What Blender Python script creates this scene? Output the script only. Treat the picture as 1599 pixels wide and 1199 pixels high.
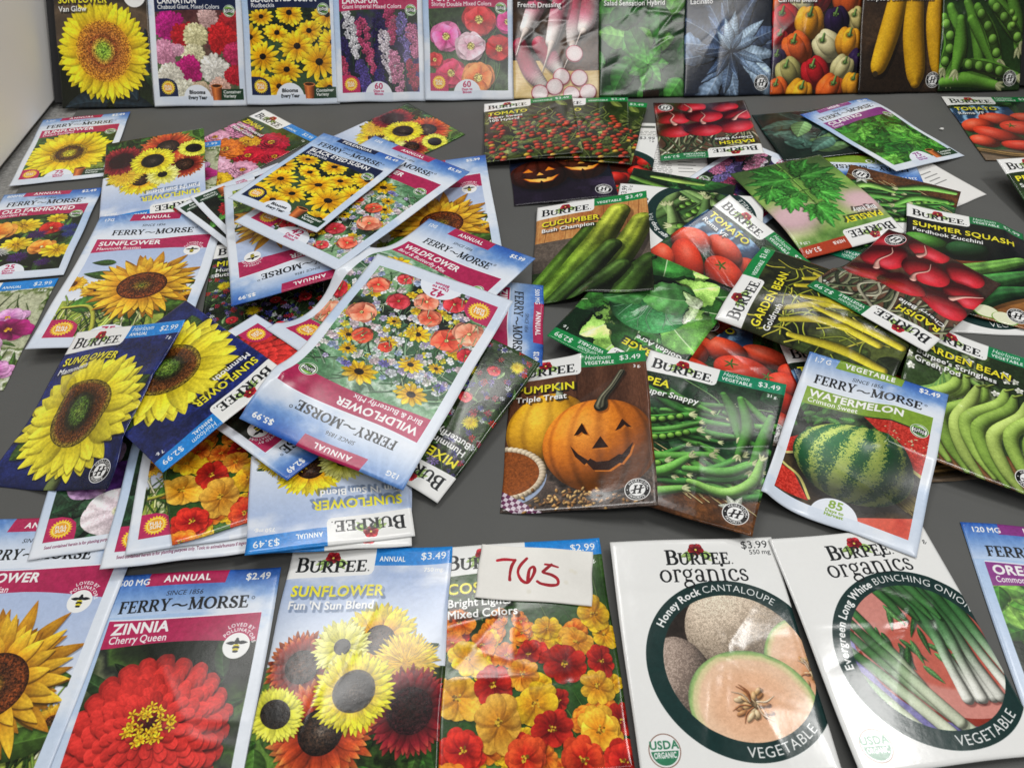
import bpy, bmesh, math, random
import numpy as np

for _o in list(bpy.data.objects): bpy.data.objects.remove(_o)
S = bpy.context.scene
COL = S.collection

# ============================================================ camera, light, exposure
PITCH, ROLL, FPX, CAMH = math.radians(47.5), math.radians(-2.1), 1167., .342
cam_d = bpy.data.cameras.new('camera'); cam = bpy.data.objects.new('camera', cam_d); COL.objects.link(cam)
cam_d.sensor_width = 36.; cam_d.lens = FPX/1599*36.; cam_d.clip_start = .01; cam_d.clip_end = 50
_fw = np.array([0, math.cos(PITCH), -math.sin(PITCH)]); _up = np.array([0, math.sin(PITCH), math.cos(PITCH)]); _rt = np.array([1., 0, 0])
_r2 = _rt*math.cos(ROLL)+_up*math.sin(ROLL); _u2 = _up*math.cos(ROLL)-_rt*math.sin(ROLL)
from mathutils import Matrix, Vector
cam.matrix_world = Matrix(((_r2[0], _u2[0], -_fw[0], 0), (_r2[1], _u2[1], -_fw[1], 0), (_r2[2], _u2[2], -_fw[2], CAMH), (0, 0, 0, 1)))
S.camera = cam
cam_d.dof.use_dof = True; cam_d.dof.focus_distance = .47; cam_d.dof.aperture_fstop = 18.

w = bpy.data.worlds.new('World'); S.world = w; w.use_nodes = True
bgn_ = w.node_tree.nodes['Background']; bgn_.inputs[0].default_value = (.93, .97, 1., 1); bgn_.inputs[1].default_value = .17
def area(name, loc, target, sx, sy, power, colr=(1, .985, .96)):
    d = bpy.data.lights.new(name, 'AREA'); d.shape = 'RECTANGLE'; d.size = sx; d.size_y = sy; d.energy = power; d.color = colr
    o = bpy.data.objects.new(name, d); COL.objects.link(o); o.location = loc
    o.rotation_euler = (Vector(target)-Vector(loc)).to_track_quat('-Z', 'Y').to_euler(); return o
area('ceiling_lamp', (-.25, 1.0, 1.75), (0, .4, 0), 1.1, .2, 11)
area('ceiling_lamp', (.25, -.45, 1.75), (0, .35, 0), 1.2, .22, 9.5)
area('ceiling_lamp', (1.0, .52, 1.75), (.05, .3, 0), .6, .2, 12.5)
area('ceiling_lamp', (.8, 1.55, 1.75), (.1, .4, 0), .55, .045, 3)
S.view_settings.view_transform = 'Standard'; S.view_settings.look = 'None'; S.view_settings.exposure = -.14; S.view_settings.gamma = 1.; S.view_settings.use_curve_mapping = False
S.cycles.max_bounces = 6; S.cycles.use_denoising = True

# ============================================================ helpers
def mat(name, c, rough=.6, spec=.3, noise=0., nscale=60., c2=None, bump=0., bscale=200.):
    m = bpy.data.materials.new(name); m.use_nodes = True; nt = m.node_tree; b = nt.nodes['Principled BSDF']
    b.inputs['Base Color'].default_value = (*c, 1); b.inputs['Roughness'].default_value = rough; b.inputs['Specular IOR Level'].default_value = spec
    tc = nt.nodes.new('ShaderNodeTexCoord')
    if noise:
        n = nt.nodes.new('ShaderNodeTexNoise'); n.inputs['Scale'].default_value = nscale; n.inputs['Detail'].default_value = 6
        nt.links.new(tc.outputs['Object'], n.inputs['Vector'])
        r = nt.nodes.new('ShaderNodeValToRGB'); c2 = c2 or tuple(x*(1-noise) for x in c)
        r.color_ramp.elements[0].position = .3; r.color_ramp.elements[1].position = .7
        r.color_ramp.elements[0].color = (*c2, 1); r.color_ramp.elements[1].color = (*c, 1)
        nt.links.new(n.outputs['Fac'], r.inputs['Fac']); nt.links.new(r.outputs['Color'], b.inputs['Base Color'])
    if bump:
        n = nt.nodes.new('ShaderNodeTexNoise'); n.inputs['Scale'].default_value = bscale; n.inputs['Detail'].default_value = 4
        nt.links.new(tc.outputs['Object'], n.inputs['Vector'])
        bp = nt.nodes.new('ShaderNodeBump'); bp.inputs['Strength'].default_value = bump; bp.inputs['Distance'].default_value = .0005
        nt.links.new(n.outputs['Fac'], bp.inputs['Height']); nt.links.new(bp.outputs['Normal'], b.inputs['Normal'])
    return m
def mesh(name, V, F, m, parent=None, uv=None, smooth=True):
    me = bpy.data.meshes.new(name); me.from_pydata([tuple(map(float, v)) for v in V], [], [tuple(map(int, f)) for f in F])
    if uv is not None:
        l = me.uv_layers.new(name='UVMap'); vi = np.empty(len(me.loops), int); me.loops.foreach_get('vertex_index', vi)
        l.data.foreach_set('uv', np.asarray(uv, np.float32)[vi].ravel())
    if smooth: me.polygons.foreach_set('use_smooth', [True]*len(me.polygons))
    me.materials.append(m); me.update(); o = bpy.data.objects.new(name, me); COL.objects.link(o)
    if parent is not None: o.parent = parent
    return o
def slab(name, c, size, m, bev=0., kind=None, rot=0.):
    bm = bmesh.new(); bmesh.ops.create_cube(bm, size=1.); bmesh.ops.scale(bm, verts=bm.verts, vec=size)
    if bev: bmesh.ops.bevel(bm, geom=bm.edges[:], offset=bev, segments=2, affect='EDGES')
    me = bpy.data.meshes.new(name); bm.to_mesh(me); bm.free(); me.materials.append(m)
    o = bpy.data.objects.new(name, me); COL.objects.link(o); o.location = c; o.rotation_euler = (0, 0, rot)
    if kind: o['kind'] = kind
    return o

# ============================================================ the table and the panels round it
M_mat = mat('grey_mat', (.108, .109, .104), .58, .28, .13, 14, bump=.2, bscale=700)
M_top = mat('speckled_top', (.36, .355, .34), .7, .2, .45, 420, bump=.15, bscale=500)
M_wall = mat('panel_white', (.85, .83, .795), .75, .15, .05, 8, bump=.08, bscale=300)
M_board = mat('board_dark', (.03, .03, .032), .7, .2, .1, 30)
t_ = slab('table_top', (0, .35, -.022), (2.4, 1.9, .04), M_top, .002, 'structure')
slab('grey_mat', (.0455, .2705, -.001), (.907, .86, .002), M_mat, 0, 'structure')

# ============================================================ printed artwork
# Every packet print is painted here with numpy into a generated image.
F4 = np.float32
def hx(s):
    s = s.lstrip('#'); return np.array([int(s[i:i+2], 16) for i in (0, 2, 4)], F4)/255
def col(c): return hx(c) if isinstance(c, str) else np.asarray(c, F4)
def lerp(a, b, t): return a+(b-a)*t
def sst(a, b, x):
    t = np.clip((x-a)/(b-a), 0, 1); return t*t*(3-2*t)
_nr = np.random.default_rng(5)
def _fbm(n, lo, hi, per=.55):
    out = np.zeros((n, n), F4); amp = 1.
    k = lo
    while k <= hi:
        g = _nr.random((k, k)).astype(F4)
        t = np.arange(n)*k/n; i = t.astype(int); fr = (t-i).astype(F4); fr = fr*fr*(3-2*fr); j = (i+1) % k
        r = g[i][:, i]*(1-fr)[None]+g[i][:, j]*fr[None]; r2 = g[j][:, i]*(1-fr)[None]+g[j][:, j]*fr[None]
        out += amp*(r*(1-fr)[:, None]+r2*fr[:, None]-.5); amp *= per; k *= 2
    return out/out.std()*.25
NZ = _fbm(1024, 4, 256)
NZF = _fbm(1024, 64, 512, .8)
def nz(X, Y, s=1., o=0, f=False):
    a = NZF if f else NZ
    return a[(Y*s*256+o*37.3).astype(int) % 1024, (X*s*256+o*91.7).astype(int) % 1024]

class CV:
    def __init__(s, W, asp, seed=1):
        s.W = W; s.H = int(round(W*asp)); s.asp = asp; s.px = 1./W
        s.a = np.zeros((s.H, s.W, 3), F4); s.g = np.random.default_rng(seed)
    def box(s, x0, y0, x1, y1):
        i0 = max(0, int(x0*s.W)-1); i1 = min(s.W, int(x1*s.W)+2); j0 = max(0, int(y0*s.W)-1); j1 = min(s.H, int(y1*s.W)+2)
        if i1 <= i0 or j1 <= j0: return None
        X, Y = np.meshgrid((np.arange(i0, i1, dtype=F4)+.5)/s.W, (np.arange(j0, j1, dtype=F4)+.5)/s.W)
        return (slice(j0, j1), slice(i0, i1)), X, Y
    def full(s): return s.box(0, 0, 1, s.asp)
    def put(s, sl, m, c):
        d = s.a[sl]; c = np.asarray(c, F4); d += (c-d)*m[..., None]
    def u(s, a, b): return s.g.uniform(a, b)

# ---- painting tools
def bgn(cv, cols, sc=2., con=1.6, o=0, box=None, fine=.06):
    r = cv.box(*(box or (0, 0, 1, cv.asp)))
    if r is None: return
    sl, X, Y = r
    v = np.clip(nz(X, Y, sc, o)*con*1.3+.5, 0, .999)*(len(cols)-1); i = v.astype(int); f = (v-i)[..., None]
    C = np.array([col(c) for c in cols]); c = C[i]*(1-f)+C[np.minimum(i+1, len(cols)-1)]*f
    c *= 1+fine*nz(X, Y, 3, o+3, True)[..., None]*4
    cv.a[sl] = c
def sky(cv, top='#8fa9d8', bot='#dfe6f2', y1=1., o=0, cl=1.):
    sl, X, Y = cv.full(); t = np.clip(Y/y1, 0, 1)[..., None]
    c = lerp(col(top), col(bot), t); n = sst(.02, .32, nz(X, Y*1.6, 1.1, o)*cl+.06)[..., None]
    cv.a[sl] = lerp(c, col('#eef1f7'), n*.8)
def disc(cv, x, y, r, stops, sq=1., ang=0., sp=.25, o=0, soft=1.):
    R = r*max(1, sq)
    b = cv.box(x-R, y-R, x+R, y+R)
    if b is None: return
    sl, X, Y = b; dx, dy = X-x, Y-y; ca, sa = math.cos(ang), math.sin(ang)
    p = np.hypot(dx*ca+dy*sa, (-dx*sa+dy*ca)/sq)/r
    p2 = p+.05*nz(X, Y, 8, o)
    c = np.zeros(p.shape+(3,), F4)+col(stops[0][1])
    for (a, ca_), (b_, cb) in zip(stops[:-1], stops[1:]): c = lerp(c, col(cb), sst(a, b_, p2)[..., None])
    c = c*(1+sp*4*nz(X, Y, 7, o, True)[..., None])
    cv.put(sl, np.clip((1-p)*r/cv.px/soft, 0, 1), np.clip(c, 0, 1))
def petals(cv, x, y, r, n, c0, c1, w=1., tm=.45, pw=1., jit=.14, sq=1., ang=0., rot=0., vein=.15, shade=.4, rin=.2, notch=0., lo=0., c2=None, bright=.18, mx=1.):
    R = r*max(1, sq)*1.03
    b = cv.box(x-R, y-R, x+R, y+R)
    if b is None: return
    sl, X, Y = b; dx, dy = X-x, Y-y; ca, sa = math.cos(ang), math.sin(ang)
    ex = (dx*ca+dy*sa)/r; ey = (-dx*sa+dy*ca)/(sq*r); rho = np.hypot(ex, ey)
    th = (np.arctan2(ey, ex)+rot) % (2*math.pi)
    f = th*n/(2*math.pi); i = f.astype(int) % n
    g = cv.g; off = g.uniform(-.16, .16, n)*jit*4; Lr = 1-jit*g.random(n); br = 1+bright*g.uniform(-1, 1, n)
    fr = f-np.floor(f)-.5-off[i]*.5; L = Lr[i]
    t = rho/L; wid = math.pi/n*w
    s = np.clip((t-tm)/(1-tm), 0, 1)
    prof = (1-s**2)**.5 if pw == 0 else (1-s**pw)
    if notch: prof = prof-notch*.3*np.clip(s*2-1, 0, 1)
    hw = wid*np.clip(t, .05, None)*np.clip(prof, 0, 1)*L
    d = fr*2*math.pi/n*rho; q = np.abs(d)/np.maximum(hw, 1e-4)
    m = np.clip((hw-np.abs(d))*r/cv.px+.3, 0, 1)*(t < 1)*(rho > lo)
    if notch: m = m*np.clip((1-notch*.35*(1+np.cos(fr*2*math.pi*2))*.5-t)*r/cv.px*.7+.5, 0, 1)
    cc = lerp(col(c0), col(c1), sst(rin, 1, t)[..., None])
    if c2 is not None: cc = lerp(cc, col(c2), sst(.7, 1, t)[..., None])
    k = br[i]*(1-shade*np.clip(q, 0, 1)**2)*(1+vein*np.sin(d/np.maximum(wid, 1e-4)*14+br[i]*40)*.5+.25*vein*4*nz(X, Y, 6, x*50, True))
    k = k*(1+.12*(-dy-.5*dx)/r)
    cv.put(sl, m*mx, np.clip(cc*k[..., None], 0, 1))
LD = np.array([-.45, -.62, .64])
def ball(cv, x, y, rx, ry, c, ang=0., dk=.35, hl=.5, pw=18, tex=.05, o=0, rib=0, ribk=.25, sh=.35, ts=4, flat=0., hx_=None):
    R = max(rx, ry)*1.15
    b = cv.box(x-R, y-R, x+R*1.1, y+R*1.1)
    if b is None: return
    sl, X, Y = b; dx, dy = X-x, Y-y; ca, sa = math.cos(ang), math.sin(ang)
    if sh:
        a_, b_ = ((dx-.06*R)*ca+(dy-.1*R)*sa)/rx, (-(dx-.06*R)*sa+(dy-.1*R)*ca)/ry
        cv.a[sl] *= (1-sh*np.clip((1.12-np.hypot(a_, b_))*5, 0, 1))[..., None]
    ex, ey = (dx*ca+dy*sa)/rx, (-dx*sa+dy*ca)/ry; rr = np.hypot(ex, ey)
    nzv = np.sqrt(np.clip(1-rr*rr, 0, 1)); nx = ex*ca-ey*sa; ny = ex*sa+ey*ca
    lam = np.clip(nx*LD[0]+ny*LD[1]+nzv*LD[2], 0, 1); k = dk+(1-dk)*lam*1.25
    if rib:
        a_ = np.arcsin(np.clip(ex/np.sqrt(np.clip(1-ey*ey*.85, .05, 1)), -1, 1)); k = k*(1-ribk*np.clip(np.abs(np.cos(a_*rib))**8, 0, 1)*(rr < 1))
    k = k*(1+tex*4*nz(X, Y, ts, o+x*31)+tex*2*nz(X, Y, ts*2, o, True))
    hv = np.clip(nx*LD[0]*.6+ny*LD[1]*.6+nzv*.83, 0, 1)**pw*hl
    c = col(c); base = c if c.ndim == 1 else c
    cc = np.clip(base*k[..., None], 0, 1); cc = lerp(cc, np.ones(3, F4), np.clip(hv, 0, 1)[..., None])
    cv.put(sl, np.clip((1-rr)*min(rx, ry)/cv.px, 0, 1), cc)
def crom(P, n=8):
    P = np.asarray(P, float)
    if len(P) < 3: return np.linspace(P[0], P[-1], n*2)
    Q = np.vstack([2*P[0]-P[1], P, 2*P[-1]-P[-2]]); o = []
    for i in range(1, len(Q)-2):
        for t in np.linspace(0, 1, n, endpoint=False):
            a, b, c, d = Q[i-1:i+3]
            o.append(.5*(2*b+(c-a)*t+(2*a-5*b+4*c-d)*t*t+(3*b-a-3*c+d)*t**3))
    o.append(P[-1]); return np.array(o)
def tube(cv, P, c, dk=.4, hl=.25, tex=.06, c2=None, sh=.3, stripe=0, n=8, o=0, flat=0., ts=5, c2r=(.2, .9)):
    # P rows: x, y, radius
    Q = crom(P, n); R = Q[:, 2].max()
    b = cv.box(Q[:, 0].min()-R*1.3, Q[:, 1].min()-R*1.3, Q[:, 0].max()+R*1.5, Q[:, 1].max()+R*1.6)
    if b is None: return
    sl, X, Y = b
    A, B = Q[:-1], Q[1:]; best = np.full(X.shape, 9., F4); S = np.zeros(X.shape, F4); T = np.zeros(X.shape, F4); RR = np.full(X.shape, 1e-3, F4); NX = np.zeros(X.shape, F4); NY = np.zeros(X.shape, F4)
    for k in range(len(A)):
        ax, ay, ar = A[k]; bx, by, b_r = B[k]; vx, vy = bx-ax, by-ay; l2 = vx*vx+vy*vy+1e-12
        t = np.clip(((X-ax)*vx+(Y-ay)*vy)/l2, 0, 1); ddx = X-ax-t*vx; ddy = Y-ay-t*vy; r_ = ar+(b_r-ar)*t
        d = np.hypot(ddx, ddy)-r_; m = d < best
        best = np.where(m, d, best); T = np.where(m, (k+t)/len(A), T); RR = np.where(m, r_, RR); NX = np.where(m, ddx, NX); NY = np.where(m, ddy, NY)
        S = np.where(m, np.sign(vx*ddy-vy*ddx), S)
    RR = np.maximum(RR, 1e-4); nx, ny = NX/RR, NY/RR; rr = np.hypot(nx, ny)
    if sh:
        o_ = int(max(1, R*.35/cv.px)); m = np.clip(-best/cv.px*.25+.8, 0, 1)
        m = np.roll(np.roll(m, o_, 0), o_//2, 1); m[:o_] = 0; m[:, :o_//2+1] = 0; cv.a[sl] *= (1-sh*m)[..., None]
    nzv = np.sqrt(np.clip(1-rr*rr, 0, 1)); lam = np.clip(nx*LD[0]+ny*LD[1]+nzv*LD[2], 0, 1)
    k = dk+(1-dk)*lam*1.3
    k = k*(1-flat)+flat
    k = k*(1+tex*4*nz(X, Y, ts, o+P[0][0]*91)+tex*2*nz(X, Y, ts*2, o, True))
    if stripe: k = k*(1+stripe*np.sin(S*rr*9))
    c = col(c); cc = np.zeros(X.shape+(3,), F4)+c
    if c2 is not None: cc = lerp(c, col(c2), sst(.2, .9, T)[..., None])
    cc = np.clip(cc*k[..., None], 0, 1)
    hv = np.clip(nx*LD[0]*.6+ny*LD[1]*.6+nzv*.8, 0, 1)**14*hl
    cc = lerp(cc, np.ones(3, F4), np.clip(hv, 0, 1)[..., None])
    cv.put(sl, np.clip(-best/cv.px+.5, 0, 1), cc)
def leaf(cv, x, y, L, W, ang, c, c2=None, rib=.3, ser=0., veins=7, sh=.3, curl=0., wav=0., ribc=None, tex=.08, bump=0., tip=1.):
    # base at x,y pointing along ang
    R = L*1.05; mx_, my_ = x+math.cos(ang)*L/2, y+math.sin(ang)*L/2
    b = cv.box(mx_-R*.62-W*.3, my_-R*.62-W*.3, mx_+R*.62+W*.3, my_+R*.62+W*.3)
    if b is None: return
    sl, X, Y = b; dx, dy = X-x, Y-y; ca, sa = math.cos(ang), math.sin(ang)
    s = (dx*ca+dy*sa)/L; v = (-dx*sa+dy*ca)-curl*L*(s*s-s)*1.0
    ss = np.clip(s, 0, 1); prof = np.clip(np.sin(math.pi*ss**.75), 0, 1)**.8*(1-.12*ss)*W/2
    if ser: prof = prof*(1+ser*(np.abs(((s*veins*2.2) % 1)-.5)*2-.5))
    if wav: prof = prof*(1+wav*4*nz(X, Y, 6, x*33))
    d = prof-np.abs(v)
    if sh:
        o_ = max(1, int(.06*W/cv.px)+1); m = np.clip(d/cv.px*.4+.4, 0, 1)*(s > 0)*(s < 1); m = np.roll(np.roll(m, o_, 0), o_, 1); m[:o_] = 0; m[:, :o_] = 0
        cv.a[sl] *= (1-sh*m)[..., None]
    m = np.clip(d/cv.px+.3, 0, 1)*(s > 0)*(s < 1)
    side = np.where(v > 0, .86, 1.1) if math.cos(ang+.6) > 0 else np.where(v > 0, 1.1, .86)
    q = np.abs(v)/np.maximum(prof, 1e-4)
    k = side*(1-.25*q**2)*(1+tex*4*nz(X, Y, 4, x*77)+tex*2*nz(X, Y, 6, 1, True))
    vn = np.sin((s*veins-q*.8)*2*math.pi); k = k*(1+.09*vn)
    if bump: k = k*(1+bump*4*nz(X, Y, 9, x*13))
    c = col(c); cc = lerp(c, col(c2) if c2 is not None else c*.8, ss[..., None]); cc = cc*k[..., None]
    if rib: cc = lerp(cc, col(ribc) if ribc is not None else np.clip(col(c)*1.5+.12, 0, 1), (rib*np.clip(1-np.abs(v)/max(.014*L, cv.px*.8), 0, 1))[..., None])
    cv.put(sl, m, np.clip(cc, 0, 1))
def leaves(cv, n, box, L, cols, ar=.45, seed=None, **k):
    x0, y0, x1, y1 = box; g = cv.g
    for _ in range(n):
        l = g.uniform(*L); c = col(cols[g.integers(len(cols))])*g.uniform(.8, 1.15)
        leaf(cv, g.uniform(x0, x1), g.uniform(y0, y1), l, l*ar*g.uniform(.75, 1.25), g.uniform(0, 6.28), c, curl=g.uniform(-.25, .25), **k)
def blades(cv, n, box, L, cols, w=.006, a0=-1.57, da=.6, sh=.2):
    x0, y0, x1, y1 = box; g = cv.g
    for _ in range(n):
        x, y, a, l = g.uniform(x0, x1), g.uniform(y0, y1), a0+g.uniform(-da, da), g.uniform(*L); c = col(cols[g.integers(len(cols))])*g.uniform(.8, 1.15)
        b_ = a+g.uniform(-.5, .5)
        tube(cv, [(x, y, w), (x+math.cos(a)*l*.5, y+math.sin(a)*l*.5, w), (x+math.cos(a)*l*.5+math.cos(b_)*l*.5, y+math.sin(a)*l*.5+math.sin(b_)*l*.5, w*.4)], c, sh=sh, hl=0, n=4)
def poly(cv, pts, c, soft=1., m_=1.):
    P = np.asarray(pts, float); b = cv.box(P[:, 0].min(), P[:, 1].min(), P[:, 0].max(), P[:, 1].max())
    if b is None: return
    sl, X, Y = b; ins = np.zeros(X.shape, bool); dist = np.full(X.shape, 9., F4)
    for k in range(len(P)):
        ax, ay = P[k-1]; bx, by = P[k]; vx, vy = bx-ax, by-ay
        t = np.clip(((X-ax)*vx+(Y-ay)*vy)/(vx*vx+vy*vy+1e-12), 0, 1); dist = np.minimum(dist, np.hypot(X-ax-t*vx, Y-ay-t*vy))
        if ay != by: ins ^= ((ay > Y) != (by > Y)) & (X < vx*(Y-ay)/(vy)+ax)
    m = np.clip(np.where(ins, dist, -dist)/cv.px/soft+.5, 0, 1)*m_
    cv.put(sl, m, col(c) if not callable(c) else c(X, Y))
def circ(cv, x, y, r, c, sq=1., m_=1., soft=1.):
    b = cv.box(x-r, y-r*sq, x+r, y+r*sq)
    if b is None: return
    sl, X, Y = b; cv.put(sl, np.clip((r-np.hypot(X-x, (Y-y)/sq))/cv.px/soft+.5, 0, 1)*m_, col(c))
def ring(cv, x, y, r, w, c):
    b = cv.box(x-r-w, y-r-w, x+r+w, y+r+w)
    if b is None: return
    sl, X, Y = b; cv.put(sl, np.clip((w/2-np.abs(np.hypot(X-x, Y-y)-r))/cv.px+.5, 0, 1), col(c))
def rect(cv, x0, y0, x1, y1, c): poly(cv, [(x0, y0), (x1, y0), (x1, y1), (x0, y1)], c)
def line(cv, P, w, c): tube(cv, [(x, y, w/2) for x, y in P], c, dk=1, hl=0, tex=0, sh=0, flat=1.)

def petal(cv, x, y, L, W, ang, c0, c1, br=1., sh=.35, shape=1.4, curl=0., wav=0., rin=.15, vein=.1, edge=.12, c2=None, tip=0.):
    # one petal from x,y outwards; wider towards its tip as shape grows
    R = L*.56+W*.35; mx_, my_ = x+math.cos(ang)*L/2, y+math.sin(ang)*L/2
    b = cv.box(mx_-R, my_-R, mx_+R, my_+R)
    if b is None: return
    sl, X, Y = b; dx, dy = X-x, Y-y; ca, sa = math.cos(ang), math.sin(ang)
    s = (dx*ca+dy*sa)/L; v = (-dx*sa+dy*ca)-curl*L*(s*s-s)
    ss = np.clip(s, 0, 1); prof = np.clip(np.sin(math.pi*ss**shape), 0, 1)**(.62+tip)*W/2
    if wav: prof = prof*(1+wav*4*nz(X, Y, 5, x*33+ang)*ss); s = s+wav*.35*nz(X, Y, 6, ang*9)
    d = np.where((s > 0) & (s < 1), np.minimum(prof-np.abs(v), (1-s)*L*3), -1)
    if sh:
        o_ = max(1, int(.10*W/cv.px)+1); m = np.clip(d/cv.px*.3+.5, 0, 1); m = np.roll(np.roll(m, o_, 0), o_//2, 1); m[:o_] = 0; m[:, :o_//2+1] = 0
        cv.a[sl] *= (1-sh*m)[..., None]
    m = np.clip(d/cv.px+.4, 0, 1); q = v/np.maximum(prof, 1e-4)
    lit = -(math.sin(ang+math.pi/2)*.8+math.cos(ang+math.pi/2)*.5)
    k = br*(1+.16*q*lit*-1*-1-.12*np.abs(q)**3+edge*np.clip(ss-.6, 0, 1)+vein*np.sin(q*9+ang*30)*.4+vein*1.2*nz(X*1., Y, 5, ang*7, True)+.35*vein*4*nz(X, Y, 3, x*19+ang))
    cc = lerp(col(c0), col(c1), sst(rin, .85, ss)[..., None])
    if c2 is not None: cc = lerp(cc, col(c2), sst(.72, 1, ss+.1*nz(X, Y, 5, 2)*4*.3)[..., None])
    cv.put(sl, m, np.clip(cc*k[..., None], 0, 1))
def bloom(cv, x, y, r, n, c0, c1, W=.3, r0=.12, lay=((1., 1.),), sq=1., ang=0., rot=0., jit=.12, brj=.12, **k):
    # petals one by one, ring after ring; lay = (length, brightness) per ring
    g = cv.g; ca, sa = math.cos(ang), math.sin(ang)
    for li, (fl, fb) in enumerate(lay):
        for i in g.permutation(n):
            a = 2*math.pi*(i+.5*(li % 2))/n+rot+g.uniform(-.5, .5)*jit*3/n*2; e0, e1 = math.cos(a), math.sin(a)*sq
            f = math.hypot(e0, e1); a2 = math.atan2(e1, e0)+ang; L = r*fl*f*(1-jit*g.random())*(1-r0*.5)
            bx, by = x+(e0*ca-e1*sa)*r*r0*.6, y+(e0*sa+e1*ca)*r*r0*.6
            petal(cv, bx, by, L, r*W*(1+.35*(1-f))*g.uniform(.88, 1.12), a2, c0, c1, br=fb*(1+brj*g.uniform(-1, 1)), curl=g.uniform(-.22, .22), **k)
# ---- lettering: distance fields of glyphs
GL = {}
def sans_glyphs():
    chars = "ABCDEFGHIJKLMNOPQRSTUVWXYZabcdefghijklmnopqrstuvwxyz0123456789$.,'!&-~/+"
    coll = bpy.context.scene.collection; obs = {}
    for ch in list(chars):
        for tag_, body in (('g', ch), ('w', 'I'+ch+'I')):
            cu = bpy.data.curves.new('glyph', 'FONT'); cu.body = body; cu.resolution_u = 3
            o = bpy.data.objects.new('glyph', cu); coll.objects.link(o); obs[ch, tag_] = o
    cu = bpy.data.curves.new('glyph', 'FONT'); cu.body = 'II'; o = bpy.data.objects.new('glyph', cu); coll.objects.link(o); obs['II', 'w'] = o
    dg = bpy.context.evaluated_depsgraph_get()
    def verts(o):
        e = o.evaluated_get(dg); m = e.to_mesh(); v = np.array([q.co[:2] for q in m.vertices]); cnt = {}
        for p in m.polygons:
            vs = p.vertices
            for k in range(len(vs)):
                ed = (min(vs[k-1], vs[k]), max(vs[k-1], vs[k])); cnt[ed] = cnt.get(ed, 0)+1
        e.to_mesh_clear(); return v, [ed for ed, c in cnt.items() if c == 1]
    vI, _ = verts(obs['I', 'g']); cap = vI[:, 1].max(); vv, _ = verts(obs['II', 'w']); w2 = np.ptp(vv[:, 0])
    for ch in chars:
        v, ed = verts(obs[ch, 'g']); va, _ = verts(obs[ch, 'w']); adv = (np.ptp(va[:, 0])-w2)/cap
        v = v/cap; x0, x1 = v[:, 0].min(), v[:, 0].max(); xs = np.arange(x0-.2, x1+.2, 1/48.); ys = np.arange(-.45, 1.25, 1/48.)
        X, Y = np.meshgrid(xs, ys); dist = np.full(X.shape, 9.); ins = np.zeros(X.shape, bool)
        for a, b in ed:
            ax, ay = v[a]; bx, by = v[b]; vx, vy = bx-ax, by-ay
            t = np.clip(((X-ax)*vx+(Y-ay)*vy)/(vx*vx+vy*vy+1e-12), 0, 1); dist = np.minimum(dist, np.hypot(X-ax-t*vx, Y-ay-t*vy))
            if ay != by: ins ^= ((ay > Y) != (by > Y)) & (X < vx*(Y-ay)/vy+ax)
        GL['s', ch] = (np.where(ins, dist, -dist).astype(F4), x0-.2, -.45, adv)
    for o in obs.values():
        cu = o.data; bpy.data.objects.remove(o); bpy.data.curves.remove(cu)
def stroke_glyph(fam, ch, adv, S):
    # S: ('l',x0,y0,x1,y1,w) straight, ('a',cx,cy,rx,ry,deg0,deg1,wthin,wthick) arc thicker at its sides
    xs = np.arange(-.25, adv+.25, 1/48.); ys = np.arange(-.45, 1.25, 1/48.); X, Y = np.meshgrid(xs, ys); D = np.full(X.shape, -9.)
    def seg(ax, ay, bx, by, w0, w1):
        nonlocal D
        vx, vy = bx-ax, by-ay; t = np.clip(((X-ax)*vx+(Y-ay)*vy)/(vx*vx+vy*vy+1e-12), 0, 1)
        D = np.maximum(D, (w0+(w1-w0)*t)/2-np.hypot(X-ax-t*vx, Y-ay-t*vy))
    for s in S:
        if s[0] == 'l':
            _, ax, ay, bx, by, w = s
            if w > .1:     # square ended stem
                vx, vy = bx-ax, by-ay; l = math.hypot(vx, vy); a = ((X-ax)*vx+(Y-ay)*vy)/l; b = np.abs((Y-ay)*vx-(X-ax)*vy)/l
                D = np.maximum(D, np.minimum(np.minimum(a, l-a), w/2-b))
            else: seg(ax, ay, bx, by, w, w)
        else:
            _, cx, cy, rx, ry, d0, d1, wt, wk = s; n = 14; tt = np.radians(np.linspace(d0, d1, n))
            for k in range(n-1):
                a, b = tt[k], tt[k+1]; wa, wb = [wt+(wk-wt)*abs(math.cos(q))**1.3 for q in (a, b)]
                seg(cx+rx*math.cos(a), cy+ry*math.sin(a), cx+rx*math.cos(b), cy+ry*math.sin(b), wa, wb)
    GL[fam, ch] = (D.astype(F4), -.25, -.45, adv)
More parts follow.
